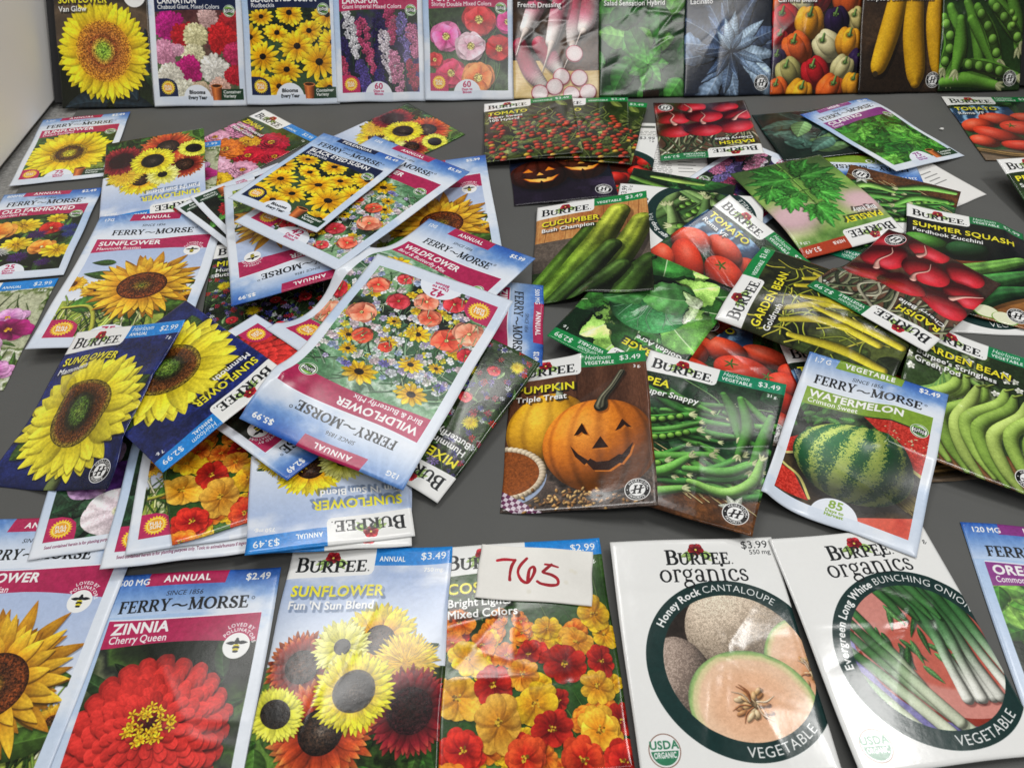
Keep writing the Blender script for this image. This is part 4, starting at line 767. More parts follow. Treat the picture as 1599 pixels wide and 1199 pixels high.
def P_cilantro(cv):
    bgn(cv, ['#17381a', '#2a5a28', '#1d4420', '#4c8a3a'], 2.5, 1.8, 2); g = cv.g
    for k in range(70):
        x, y, a = g.uniform(.05, .95), g.uniform(.45, 1.3), g.uniform(0, 6.28); s = g.uniform(.1, .18); c = ('#3f8a36', '#5caa44', '#2f6f2c', '#74bc50')[k % 4]
        for da in (-.9, 0, .9): leaf(cv, x, y, s, s*.6, a+da, c, ser=.5, veins=3, sh=.25)
    fm(cv, 'CILANTRO', 'Santo', tag='HERB', price='$2.49', c=PUR, days='75', dtxt=('Days to', 'Harvest'), sun=False, gmo=True, cont=True)
def P_oregano(cv):
    bgn(cv, ['#17301a', '#24452a', '#11240f'], 2, 1.8, 2); g = cv.g
    for k in range(46):
        x, y, a = g.uniform(.05, .95), g.uniform(.45, 1.35), g.uniform(0, 6.28)
        for q in range(4): leaf(cv, x, y, .17, .12, a+q*1.57, ('#5f9a3c', '#7ab54c', '#4a8434', '#93c85c')[(k+q) % 4], veins=3, sh=.3, ribc='#b9dc8a')
    fm(cv, 'OREGANO', 'Common', tag='HERB', price='$2.49', wt='120 MG', c=PUR, days='90', sun=False, gmo=True)
def P_kale_dark(cv):
    bgn(cv, ['#14201c', '#22342c', '#1a2a24'], 2, 1.6, 2); g = cv.g
    for k in range(40): leaf(cv, g.uniform(.1, .9), g.uniform(.25, 1.3), g.uniform(.3, .5), .2, g.uniform(0, 6.28), ('#2f4f48', '#46685c', '#5a7d70', '#243c36', '#7aa06a')[k % 5], wav=.08, veins=6, ribc='#b8ccb8', curl=g.uniform(-.25, .25), bump=.06)
    burpee(cv, 'SPINACH', 'Bloomsdale Long', tag='VEGETABLE', price='$2.99', strip=GREEN, heir=True)
def P_kale(cv):
    bgn(cv, ['#1c2330', '#2b3547', '#222a38'], 2, 1.5, 2)
    g = cv.g
    for k in range(34):
        a = k*2.4+g.uniform(-.3, .3); q = .02+.017*(34-k)*.6; L = (.66-.013*k)*g.uniform(.7, 1.1); c = col(('#4a5a74', '#6f8298', '#39485e', '#8ea2b6', '#5a6c84')[k % 5]); leaf(cv, .52+q*math.cos(a)*.5, .88+q*math.sin(a)*.5, L, L*.34, a, c, c*1.12, wav=.16, veins=11, rib=.6, ribc='#b4c2d0', bump=.17, curl=g.uniform(-.35, .35), sh=.6)
    burpee(cv, 'KALE', 'Lacinato', tag='VEGETABLE', price='$2.99', strip=GREEN, badge=True, heir=True)
def P_spinach(cv):
    bgn(cv, ['#16331a', '#275228', '#1c3f1f'], 2, 1.6, 2); g = cv.g
    for k in range(34): leaf(cv, g.uniform(.0, 1), g.uniform(.3, 1.25), g.uniform(.3, .48), .26, g.uniform(0, 6.28), ('#3f7d38', '#2f672e', '#549646', '#7ab85c')[k % 4], veins=5, ribc='#a8d090', curl=g.uniform(-.2, .2), wav=.05)
    for k in range(7): a = k*.9; leaf(cv, .55, 1.0, .24, .16, a, '#5fa84c', veins=4, ribc='#c0e0a0')
    bgn(cv, ['#2a1f16', '#3a2c1e'], 4, 1.5, 2, (.5, 1.27, .68, 1.34))
    burpee(cv, 'SPINACH', 'Salad Sensation Hybrid', tag='VEGETABLE', price='$3.49', strip=GREEN, tl=.38)
def P_tomato_cherry(cv):
    bgn(cv, ['#2b3317', '#4a5526', '#37421d', '#69713a', '#1d2410'], 3, 2, 2); g = cv.g
    leaves(cv, 60, (0, .2, 1, 1.34), (.12, .3), ['#5f6a30', '#495724', '#7d8844', '#36421c', '#8f9a58'], .5)
    for k in range(26): x, y = g.uniform(0, 1), g.uniform(.2, 1.2); tube(cv, [(x, y, .008), (x+g.uniform(-.15, .15), y+.15, .007), (x+g.uniform(-.2, .2), y+.3, .005)], '#7d8a44', hl=0)
    for k in range(17):
        x, y = (.1, .35, .62, .85, .2, .5, .75, .95, .08, .38, .6, .88, .25, .5, .7, .15, .9)[k], .45+.055*k
        for q in range(6): ball(cv, x+g.uniform(-.07, .07), y+.06*q-.12, .037, .035, ('#b8402a', '#c94a2e', '#a83522', '#c8a23c')[g.integers(4) if q > 3 else g.integers(3)], hl=.4)
    burpee(cv, 'TOMATO', 'Super Sweet|100 Hybrid', tag='VEGETABLE', price='$3.49', strip='#1f8a4d')
def P_night_pumpkin(cv):
    bgn(cv, ['#171c30', '#232c44', '#141726'], 1.5, 1.4, 2, fine=.02); bgn(cv, ['#2c2236', '#3c2f4a', '#221a2a'], 2, 1.5, 3, (0, 1.0, 1, 1.34))
    for x, y, rx, ry, c in ((.72, .72, .27, .3, '#5a2c1c'), (.28, .86, .3, .26, '#4c2016')): ball(cv, x, y, rx, ry, c, dk=.45, hl=.08, rib=6, ribk=.3)
    def face(x, y, s):
        for P in ([(-.6, -.22), (-.38, -.42), (-.22, -.2)], [(.22, -.2), (.36, -.46), (.58, -.24)], [(-.12, .06), (0, -.14), (.14, .05)], [(-.62, .18), (-.4, .42), (-.05, .52), (.0, .4), (.08, .52), (.4, .44), (.68, .1), (.4, .26), (.25, .24), (.2, .34), (0, .3), (-.35, .28)]):
            poly(cv, [(x+a*s*1.06, y+b*s*1.06) for a, b in P], '#a8401a', soft=4); poly(cv, [(x+a*s, y+b*s) for a, b in P], lambda X, Y: lerp(col('#f08a24'), col('#ffd87a'), np.clip(1-np.hypot(X-x, Y-y-.3*s)/(s*.6), 0, 1)[..., None]))
    face(.29, .86, .27); face(.72, .72, .27)
    burpee(cv, 'PUMPKIN', "Jack-O'-Lantern", tag='VEGETABLE', price='$2.99', strip=GREEN, heir=True, badge=True, title_c='#f0a030')
def P_cantaloupe(cv):
    bgn(cv, ['#2c2622', '#3d342e'], 2, 1.4, 2); g = cv.g
    def net(x, y, rx, ry, c):
        sl, X, Y = cv.box(x-rx, y-ry, x+rx, y+ry); n = np.abs(nz(X, Y, 7, 3, True)+.8*nz(X, Y, 6, 9)); b = lerp(col(c)*1.15, col(c)*.82, sst(.0, .3, n)[..., None])
        ball_sl(cv, sl, X, Y, x, y, rx, ry, np.zeros(X.shape+(3,), F4)+b)
    net(.74, .6, .38, .32, '#d6c2ac'); net(.28, .92, .2, .3, '#a8968a')
    def half(x, y, r, sq):
        disc(cv, x, y, r, [(0, '#e3a27c'), (.5, '#ecb794'), (.8, '#f0c4a4'), (.9, '#dccf9e'), (.96, '#9ab878'), (1, '#7d9868')], sq=sq, sp=.02)
        sl, X, Y = cv.box(x-r*.4, y-r*.4, x+r*.4, y+r*.4); q = np.hypot(X-x, (Y-y)/sq)/r+.25*nz(X, Y, 3, 5); cv.put(sl, np.clip((.3-q)*9, 0, 1)*.75, lerp(col('#c98a5e'), col('#e8b48c'), np.clip(.5+2*nz(X, Y, 5, 8), 0, 1)[..., None]))
        for k in range(26):
            a, d = g.uniform(0, 6.28), r*g.uniform(.03, .27); ball(cv, x+d*math.cos(a), y+d*sq*math.sin(a), r*g.uniform(.07, .11), r*.042, ('#e6c79c', '#d2a878', '#c08a5c')[k % 3], ang=a+g.uniform(-.6, .6), dk=.5, hl=.4, sh=.3)
        for k in range(7): a = g.uniform(0, 6.3); tube(cv, [(x+r*.06*math.cos(a), y+r*.06*math.sin(a), .004), (x+r*.2*math.cos(a+.4), y+r*.2*math.sin(a+.4), .005), (x+r*.36*math.cos(a+.2), y+r*.34*math.sin(a+.2), .002)], ('#b87a50', '#f0d0b0')[k % 2], hl=.2, n=4, sh=.15)
    half(1.0, .84, .25, 1.25); half(.64, 1.0, .34, .86)
    organic(cv, 'Honey Rock', 'CANTALOUPE', wt='550 mg')
def ball_sl(cv, sl, X, Y, x, y, rx, ry, full):
    ex, ey = (X-x)/rx, (Y-y)/ry; rr = np.hypot(ex, ey); nzv = np.sqrt(np.clip(1-rr**2, 0, 1)); lam = np.clip(ex*LD[0]+ey*LD[1]+nzv*LD[2], 0, 1)
    cv.put(sl, np.clip((1-rr)*rx/cv.px, 0, 1), np.clip(full*(.4+.75*lam)[..., None], 0, 1))
def P_onion(cv):
    bgn(cv, ['#7a74ae', '#8f8ac2', '#6a649c'], 2, 1.3, 2); circ(cv, .78, .7, .54, '#8f3626', sq=.9); circ(cv, .78, .69, .52, '#d08a80', sq=.88); circ(cv, .8, .76, .4, '#b8513e', sq=.6, soft=20, m_=.6); g = cv.g
    for k in range(24): leaf(cv, g.uniform(.4, .85), g.uniform(.45, .95), g.uniform(.1, .2), .035, g.uniform(.6, 2.2), ('#4f7d48', '#6a9a5c', '#3a6438')[k % 3], sh=.35)
    for P in ([(.1, .6), (.3, .85), (.55, 1.2)], [(.15, .5), (.38, .85), (.7, 1.25)], [(.25, .38), (.42, .75), (.5, .95)], [(.1, .72), (.25, .95), (.42, 1.2)], [(.2, .45), (.4, .8), (.62, 1.15)]): tube(cv, [(P[0][0], P[0][1], .02), (P[1][0], P[1][1], .03), (P[2][0], P[2][1], .035)], '#4c8048', c2='#dfe6c8', hl=.2)
    for x0, x1, x2 in ((.5, .68, .78), (.62, .75, .86), (.7, .82, .9), (.56, .7, .72), (.78, .88, .99), (.86, .94, 1.06), (.66, .78, .8)): tube(cv, [(x0, .3, .035), (x1, .62, .032), (x1*.5+x2*.5, .85, .028), (x2, 1.04, .034)], '#3f7540', c2='#f2f2e6', hl=.25)
    for k, x in enumerate((.55, .62, .7, .75)): tube(cv, [(x-.1, .3, .03), (x, .5, .026), (x+.04, .6, .01)], '#4a8046', hl=.2)
    organic(cv, 'Evergreen Long White', 'BUNCHING ONION', wt='1.9 g.')
def P_organic_pea(cv):
    bgn(cv, ['#2f4a2a', '#48683c', '#385a30'], 2, 1.4, 2); g = cv.g
    for k in range(16): x, y, a = g.uniform(.25, 1), g.uniform(.4, 1.15), g.uniform(-1, 1); pod(cv, [(x-.25*math.cos(a), y-.25*math.sin(a)), (x, y+.03), (x+.25*math.cos(a), y+.25*math.sin(a))], .055, ('#7a9a5c', '#8fae6c', '#6a8c50')[k % 3], k % 5 == 0)
    pod(cv, [(.4, 1.1), (.45, .85), (.42, .55)], .06, '#93b468', 1)
    organic(cv, 'Sugar Snap', 'PEA', wt='21 g')
def P_organic_tomato(cv):
    bgn(cv, ['#301812', '#4a2018'], 2, 1.4, 2); g = cv.g
    for k in range(22): tomato(cv, g.uniform(.25, 1.05), g.uniform(.4, 1.2), .12, .11, 0, '#c9281c')
    for k in range(5): calyx(cv, g.uniform(.4, 1), g.uniform(.5, 1.1), .06)
    organic(cv, 'Brandywine', 'TOMATO', wt='1 g.')
def P_mixed(cv):
    bgn(cv, ['#161d14', '#27351f', '#1c2a1c', '#3a4d2e'], 5, 2, 2); g = cv.g
    blades(cv, 200, (0, .1, 1, 1.34), (.08, .2), ['#3f5c30', '#5f7d48', '#2b4222', '#7a9468'], .004, -1.4, 1.)
    leaves(cv, 60, (0, .1, 1, 1.34), (.05, .12), ['#5c7d44', '#49683a', '#7f9c68'], .4)
    for k in range(300):
        c = ('#6a5aa8', '#4a4a9c', '#8a74b8', '#e0e2ea', '#b0304a', '#a89ac8', '#3d3f90', '#c83a34')[g.integers(8)]
        petals(cv, g.uniform(0, 1), g.uniform(.12, 1.34), g.uniform(.016, .042), 7, np.clip(col(c)*.8, 0, 1), c, w=1, tm=.5, pw=1.2, jit=.3)
    for x, y, r in ((.15, .62, .075), (.7, .7, .08), (.42, 1.0, .075), (.85, 1.18, .07), (.12, 1.2, .07), (.55, .5, .06), (.9, .5, .06)):
        for q in range(4): petals(cv, x, y, r*(1-.18*q), 26, '#dcb41c', '#f5e02c', w=1, tm=.5, pw=1.2, jit=.25, rot=q*.3, shade=.25)
    for x, y, r in ((.3, .78, .055), (.6, .9, .05), (.85, .9, .06), (.25, 1.08, .055), (.65, 1.22, .055), (.4, .6, .05)): poppy(cv, x, y, r, '#a82030', '#cf3a40')
    burpee(cv, 'MIXED', 'Hummingbird &|Butterfly Mix', price='$3.49')
def P_zinnia_mix(cv):
    bgn(cv, ['#3a4a24', '#546a34', '#26331a'], 2, 1.6, 2); g = cv.g
    for k, (x, y, r, c) in enumerate(((.2, .45, .22, '#d98ab0'), (.7, .4, .24, '#b8233c'), (.95, .55, .2, '#c22a40'), (.5, .55, .16, '#e0a52a'), (.1, .72, .2, '#e2a0bc'), (.72, .72, .22, '#c8283c'), (.42, .8, .26, '#e0782a'), (.9, .92, .2, '#e6a3bd'), (.15, 1.0, .24, '#cc3322'), (.6, 1.08, .24, '#e8adc4'), (.88, 1.2, .18, '#e6b82c'), (.32, 1.22, .2, '#e6c02c'))):
        bloom(cv, x, y, r, 17, np.clip(col(c)*.62, 0, 1), c, W=.34, r0=.06, lay=((1., .86), (.86, .95), (.68, 1.), (.5, 1.04), (.34, 1.)), sq=.85, rot=k, jit=.12, shape=1.7, sh=.36)
        disc(cv, x, y, r*.16, [(0, '#6a2a14'), (1, '#d9a52a')], sp=.5)
    burpee(cv, 'ZINNIA', 'Giant Flowered|Mixed Colors', price='$2.99', wt='1 g.')
def P_dwarf_sunspot(cv):
    bgn(cv, ['#2c4020', '#4a6a34', '#1f2e18', '#8a9a4a'], 2, 1.7, 2); leaves(cv, 18, (0, .5, 1, 1.35), (.2, .36), ['#3f6a2c', '#557f38', '#2c4c20'], .5)
    x, y = .5, .88
    bloom(cv, x, y, .5, 22, '#cf9c14', '#f5da30', W=.22, r0=.36, lay=((1., .88), (.95, 1.), (.85, 1.05)), jit=.2, shape=1.05, sh=.3, vein=.09, tip=.1)
    disc(cv, x, y, .2, [(0, '#c9c23a'), (.25, '#a89a2a'), (.5, '#5c421c'), (.7, '#4a2f16'), (.85, '#8f741e'), (1, '#a8861c')], sp=.35)
    fm(cv, 'SUNFLOWER', 'Dwarf Sunspot', wt='1.5G', days='75', gmo=True, cont=True)
def P_old_fashioned(cv):
    bgn(cv, ['#1f2a1c', '#344a2a', '#56763c', '#182014'], 2, 1.8, 2); leaves(cv, 26, (0, .45, 1, 1.35), (.1, .26), ['#3f5f2c', '#5c7f40', '#2a4220'], .3); g = cv.g
    for x, y, r, c in ((.7, .52, .12, 'y'), (.4, .62, .2, 'y'), (.15, .68, .2, 'o'), (.68, .68, .13, 'r'), (.85, .7, .12, 'b'), (.88, .8, .1, 'b'), (.58, .78, .13, 'v'), (.12, .9, .14, 'b'), (.42, .92, .18, 'y'), (.68, .98, .14, 'o'), (.3, 1.02, .13, 'w'), (.84, 1.05, .17, 'y'), (.5, 1.12, .13, 'v'), (.1, 1.12, .16, 'o'), (.75, 1.22, .1, 'v')):
        if c in 'ro': poppy(cv, x, y, r, '#a8201c' if c == 'r' else '#d9742a', '#cc3a2c' if c == 'r' else '#f0a04a', sq=.7)
        elif c == 'y': petals(cv, x, y, r, 12, '#d9a81c', '#f2d83a', w=1.15, tm=.65, pw=2, sq=.7, jit=.14, shade=.3); disc(cv, x, y, r*.2, [(0, '#b8861c'), (1, '#8a6a1c')], sq=.7)
        else:
            cc = {'b': '#3f4aa0', 'v': '#5a2f7d', 'w': '#e6e2e6'}[c]
            for q in range(4): petals(cv, x, y, r*(1-.2*q), 20, np.clip(col(cc)*.75, 0, 1), cc, w=.9, tm=.5, pw=1.1, jit=.3, rot=q*.3, sq=.75)
    fm(cv, 'OLD FASHIONED', 'Garden Mix', wt='800MG', days='25', gmo=True, sun=False, tw=.72)
def P_petunia(cv):
    bgn(cv, ['#1d2e20', '#2f4a34', '#17231a'], 2, 1.6, 2); leaves(cv, 22, (0, .5, 1, 1.35), (.18, .34), ['#31563a', '#23402a', '#477050'], .6)
    for x, y, r, a, b in ((.75, .6, .22, '#5a2f7d', '#8a5aa8'), (.3, .62, .2, '#b48ac8', '#d9b9de'), (.55, .85, .2, '#3d2056', '#5a3478'), (.28, .88, .16, '#a878b8', '#cfa8d4'), (.9, .95, .24, '#e0d8d8', '#f2ecec'), (.52, 1.14, .25, '#e8d4dc', '#f2e2e6'), (.85, 1.25, .18, '#4a2868', '#6a4488')):
        petals(cv, x, y, r, 5, a, b, w=1.6, tm=.78, pw=2.6, jit=.06, sq=.85, rot=x*8, vein=.2, shade=.15, bright=.06, c2=b); disc(cv, x, y, r*.2, [(0, '#7d8a4a'), (.5, '#d9d9b0'), (1, b)], sp=.1, soft=6)
    fm(cv, 'PETUNIA', 'Mixed Colors', wt='60 MG', gmo=True, seed=True)
def P_thumbelina(cv):
    bgn(cv, ['#1c1f18', '#2a2f22', '#171a14'], 2, 1.5, 2); leaves(cv, 20, (.2, .6, .8, 1.3), (.12, .24), ['#4f8a3a', '#3a6a2c', '#68a84c'], .5)
    for x, y, r, c in ((.3, .62, .16, '#c02a30'), (.65, .7, .17, '#e08a2c'), (.4, .9, .17, '#b8283a'), (.75, .98, .15, '#c93038'), (.2, 1.08, .15, '#d9a02a'), (.5, 1.15, .15, '#b4283a')):
        bloom(cv, x, y, r, 16, np.clip(col(c)*.6, 0, 1), c, W=.34, r0=.06, lay=((1., .86), (.8, .95), (.6, 1.), (.4, 1.04)), jit=.12, shape=1.7, sh=.36)
    fm(cv, 'DAHLIA', 'Dwarf Mix', c=MAG, days='60', cont=True, gmo=True)
def P_larkspur(cv):
    bgn(cv, ['#1f2a20', '#2f4430', '#3a3358', '#1d2430'], 2.4, 1.7, 2); blades(cv, 40, (0, .6, 1, 1.35), (.15, .35), ['#3f5f3a', '#5c7d50'], .005); g = cv.g
    for x, x2, y0, y1, c in ((.1, .1, .75, 1.35, '#3a2f66'), (.5, .48, .5, 1.2, '#33295c'), (.95, .92, .6, 1.35, '#4a3a7a'), (.15, .24, .45, .95, '#e4e2e8'), (.3, .42, .55, 1.12, '#c05078'), (.62, .64, .42, .8, '#b84a74'), (.05, .1, .95, 1.3, '#b8486a'), (.55, .62, .68, 1.2, '#dcd0da'), (.28, .34, 1.0, 1.36, '#5f4f98'), (.76, .8, .5, 1.0, '#8274b0'), (.66, .72, .9, 1.36, '#cf86a4'), (.86, .9, .62, .95, '#c87a9c'), (.86, .88, 1.0, 1.3, '#a83a58'), (.5, .5, 1.1, 1.36, '#3f3470')):
        for k in range(46):
            t = k/45; w = .065*math.sin(math.pi*min(1, t*.85+.15))**.6; petals(cv, x+(x2-x)*t+g.uniform(-w, w), y0+(y1-y0)*t, .033, 5, np.clip(col(c)*g.uniform(.65, .85), 0, 1), np.clip(col(c)*g.uniform(.9, 1.12), 0, 1), w=1.2, tm=.6, pw=1.8, rot=g.uniform(0, 6))
    fm(cv, 'LARKSPUR', 'Giant Imperial Mixed Colors', days='60', gmo=True, tw=.4)
def P_poppy(cv):
    bgn(cv, ['#2a3424', '#3f5234', '#1f281c', '#54684a'], 2, 1.6, 2); g = cv.g
    for k in range(12): x = g.uniform(0, 1); tube(cv, [(x, 1.35, .008), (x+g.uniform(-.1, .1), 1.0, .007), (x+g.uniform(-.2, .2), .6, .005)], '#5f7d4c', hl=0)
    for x, y, r, a, b in ((.93, .6, .14, '#a8286a', '#cc4a8a'), (.62, .58, .2, '#b02028', '#d04a4e'), (.25, .75, .18, '#c84a86', '#dc7aa8'), (.83, .88, .17, '#a81c22', '#c8343a'), (.52, .86, .18, '#e2a8bc', '#f0ccd8'), (.3, 1.14, .18, '#b8284c', '#d2486c'), (.6, 1.2, .2, '#d9662c', '#ea9258'), (.12, 1.0, .1, '#a82a2c', '#c84446')): poppy(cv, x, y, r, a, b, rot=x*8, cen='#e6d070'); disc(cv, x, y, r*.3, [(0, '#a8984a'), (.5, '#dcc060'), (1, a)], sp=.5, soft=5)
    fm(cv, 'POPPY', 'Shirley Double Mixed Colors', days='60', gmo=True, tw=.28)
def P_carnation(cv):
    bgn(cv, ['#4a2a2c', '#6a4444', '#5a6a4a'], 2, 1.6, 2); g = cv.g
    for k, (x, y, r, c) in enumerate(((.2, .58, .2, '#c42a8a'), (.62, .52, .14, '#dcb4b0'), (.85, .58, .17, '#b8323a'), (.38, .7, .18, '#bf2a34'), (.75, .74, .2, '#d23034'), (.5, .7, .16, '#efe6b0'), (.14, .88, .18, '#e59ab8'), (.9, .88, .16, '#c83a68'), (.46, .9, .15, '#f0e8bc'), (.3, .85, .08, '#e6a8c0'), (.4, 1.04, .18, '#c02a7c'), (.68, 1.06, .2, '#efebe0'), (.88, 1.12, .14, '#c22c3c'), (.2, 1.12, .19, '#ece6d4'), (.32, 1.26, .16, '#f0ecd2'), (.72, 1.25, .15, '#e8b9a8'), (.52, 1.25, .12, '#d9c0a0'))):
        for q in range(7): petals(cv, x+g.uniform(-.01, .01), y+g.uniform(-.01, .01), r*(1-.13*q), 9, np.clip(col(c)*.78, 0, 1), c, w=1.5, tm=.7, pw=1.5, jit=.25, rot=g.uniform(0, 6), shade=.35, notch=.5, bright=.12)
    fm(cv, 'CARNATION', 'Chabaud Giant, Mixed Colors', tag='PERENNIAL', c=NAVY, days='EV', gmo=True, cont=True, tw=.42)
def P_van_glow(cv):
    bgn(cv, ['#54483c', '#6f5f4e', '#3f372f', '#4f5866'], 1., 1.5, 2, fine=.02); bgn(cv, ['#20281a', '#2c3a22', '#191f16'], 1.5, 1.5, 4, (0, .75, 1, 1.34)); leaves(cv, 10, (0, .95, 1, 1.34), (.3, .5), ['#26341c', '#33452a', '#2a3a44'], .4)
    x, y = .5, .79
    bloom(cv, x, y, .5, 26, '#c98a1a', '#f4da2e', W=.2, r0=.5, lay=((1., .9), (.97, 1.), (.9, 1.05)), jit=.14, shape=1.05, sh=.3, vein=.09, tip=.1)
    disc(cv, x, y, .3, [(0, '#7aa03c'), (.2, '#8aa63c'), (.38, '#b0843a'), (.46, '#8c5028'), (.6, '#a86a32'), (.85, '#b8762c'), (.95, '#d08a2a'), (1, '#d99a2a')], sp=.3)
    circ(cv, .86, .2, .12, WHT); burpee(cv, 'SUNFLOWER', 'Van Glow', tag='', price='', strip='#4a5a74', tl=.52)
    circ(cv, .865, .255, .118, WHT); text(cv, 'NEW!', .865, .29, .06, '#2f7fd0', al='c', bold=.06)
def P_radish_french(cv):
    bgn(cv, ['#3a2a24', '#54402f', '#2a2420'], 2, 1.5, 2); leaves(cv, 14, (.2, .0, 1, .4), (.2, .3), ['#3c5c34', '#5a7d4a'], .5); wood(cv, '#c9a468', '#e6c88f', (0, .95, 1, 1.34), 2)
    bgn(cv, ['#4a3526', '#5f4532'], 2, 1.4, 2, (.45, .75, 1, 1.05))
    for P in ([(.08, .8), (.2, 1.05), (.33, 1.2)], [(.3, .78), (.42, .92), (.52, 1.05)], [(.72, .2), (.7, .5), (.68, .75)], [(.88, .2), (.85, .5), (.8, .62)], [(.38, .15), (.26, .4), (.15, .62)], [(.6, .15), (.52, .45), (.44, .75)]):
        x, y = P[-1]; dx, dy = x-P[1][0], y-P[1][1]; tube(cv, [(P[0][0], P[0][1], .085), (P[1][0], P[1][1], .1), (x, y, .07)], '#b02048', c2='#f0e2dc', c2r=(.84, 1.), hl=.35, dk=.4); tube(cv, [(x, y+.03, .04), (x+dx*.3-.02, y+dy*.5, .012), (x+dx*.1-.1, y+dy*.5+.16, .004)], '#e6d2c6', hl=.1)
    for x, y in ((.7, .88), (.55, 1.12), (.75, 1.13), (.47, 1.22), (.3, 1.28), (.66, 1.3), (.85, 1.28)): ball(cv, x, y, .1, .09, '#b8304c', hl=0, dk=.7); disc(cv, x, y-.004, .09, [(0, '#f2e4e4'), (.6, '#efdcdc'), (1, '#e6c4c8')], sq=.88, sp=.03)
    burpee(cv, 'RADISH', 'French Dressing', tag='VEGETABLE', price='$2.99', strip=GREEN, tl=.34)
def bellp(cv, x, y, r, c):
    g = cv.g; rot = g.uniform(-.9, .9); C_ = col(c)
    ball(cv, x, y, r*.98, r*.92, C_*.92, dk=.3, hl=.15, sh=.4)
    for a in (-.62, .6, 0.02):
        ox, oy = a*r*.62*math.cos(rot), a*r*.62*math.sin(rot); ball(cv, x+ox, y+oy, r*.52, r*.95, C_, ang=rot, dk=.42, hl=.75, pw=38, sh=.12)
    sx, sy = x+r*.45*math.sin(rot), y-r*.45*math.cos(rot)
    circ(cv, sx, sy, r*.3, np.clip(C_*.72, 0, 1), sq=.7, soft=6)
    bloom(cv, sx, sy, r*.24, 5, '#4f6a34', '#6f8a48', W=.6, r0=.1, sq=.7, sh=.2); tube(cv, [(sx, sy, r*.1), (sx+r*.12, sy-r*.4, r*.07)], '#6f9050', hl=.3)
def P_pepper(cv):
    bgn(cv, ['#2a1c16', '#3a2820'], 2, 1.4, 2)
    R, O, Y, P, W = '#b8242c', '#e2682a', '#f0a42c', '#33204a', '#ded3a2'
    for x, y, r, c in ((.05, .4, .15, O), (.5, .35, .17, R), (.32, .42, .13, W), (.85, .38, .2, O), (.95, .6, .14, '#c8b87a'), (.15, .58, .17, R), (.42, .62, .18, Y), (.72, .6, .15, P), (.05, .78, .13, R), (.28, .88, .18, O), (.62, .85, .17, W), (.86, .82, .16, Y), (.05, 1.0, .13, P), (.97, 1.0, .12, P), (.2, 1.12, .16, '#b8b070'), (.5, 1.12, .17, R), (.8, 1.08, .14, '#cfc48c'), (.08, 1.3, .14, O), (.33, 1.34, .16, Y), (.68, 1.3, .17, O), (.93, 1.25, .13, Y)): bellp(cv, x, y, r, c)
    burpee(cv, 'PEPPER', 'Carnival Blend', tag='VEGETABLE', price='$3.49', strip=GREEN, tl=.36)
def P_pepper_red(cv):
    bgn(cv, ['#24361c', '#3a5a2c', '#1c2a16'], 2, 1.6, 2); leaves(cv, 20, (0, .3, 1, 1.3), (.2, .35), ['#3c6a2c', '#4f8038', '#2a4c20'], .45)
    for x, y in ((.3, .75), (.65, .7), (.45, 1.0), (.8, 1.05)): bellp(cv, x, y, .2, '#c2301f')
    burpee(cv, 'PEPPER', 'Sweet Bell', tag='VEGETABLE', price='$2.99', strip=GREEN, tl=.38)
def P_golden_zucchini(cv):
    bgn(cv, ['#382a1e', '#4a3828', '#2c2118'], 1.6, 1.5, 2); leaf(cv, .0, .2, .35, .3, .4, '#3f6a2c')
    for P in ([(.92, .15, .07), (.86, .55, .1), (.93, 1.0, .11), (.98, 1.15, .08)], [(.45, .2, .1), (.36, .65, .12), (.24, 1.02, .1), (.2, 1.1, .06)], [(.62, .3, .09), (.62, .75, .125), (.66, 1.1, .115), (.67, 1.24, .06)]): tube(cv, P, '#e0a820', dk=.42, hl=.3, tex=.03)
    circ(cv, .19, 1.15, .03, '#3a3020')
    burpee(cv, 'SUMMER SQUASH', "Burpee's Golden Zucchini", tag='VEGETABLE', price='$2.99', strip=GREEN, heir=True, badge=True, tl=.8)
def P_bean_green(cv):
    bgn(cv, ['#16241a', '#24402a', '#1a2e1e'], 2, 1.6, 2); leaves(cv, 16, (0, .4, 1, 1.34), (.25, .5), ['#2c5a30', '#3f7a3c', '#7fb45a', '#1f4424'], .5, ribc='#b8d8a0')
    for k, (x, y, a) in enumerate(((.1, .9, .2), (.2, 1.1, -.1), (.4, .8, .3), (.3, 1.25, .0), (.6, 1.1, .2))): tube(cv, [(x, y, .02), (x+.25, y+.25*a, .035), (x+.5, y+.6*a, .02)], ('#7aa84c', '#9cc060')[k % 2], hl=.2)
    burpee(cv, 'POLE BEAN', 'Kentucky Wonder', tag='VEGETABLE', price='$2.99', strip=GREEN, heir=True)
def P_fm_tomato(cv):
    bgn(cv, ['#3a1512', '#5a1f18', '#24301c'], 2, 1.5, 2); g = cv.g
    for k in range(14): tomato(cv, g.uniform(.1, .9), g.uniform(.5, 1.3), .13, .12, 0, '#c8301f')
    fm(cv, 'TOMATO', 'Cherry', tag='VEGETABLE', c='#83a23a', wt='225 MG', days='70', dtxt=('Days to', 'Harvest'), gmo=True)
def P_back(cv):
    cv.a[:] = col('#eceae6'); A = cv.asp; g = cv.g
    for y in np.arange(.2, A-.1, .034):
        x = .06
        while x < .62: w = g.uniform(.02, .07); rect(cv, x, y, min(x+w, .64), y+.012, '#8d8d8b'); x += w+.014
    rect(cv, .06, .08, .5, .13, '#6d6d6b')
    x = .72
    while x < .9: w = g.choice([.004, .008, .012]); rect(cv, x, .4, x+w, .68, '#3a3a3a'); x += w+g.choice([.006, .01])
    for y in (.8, .86, .92, .98): rect(cv, .7, y, .7+g.uniform(.1, .22), y+.014, '#8d8d8b')
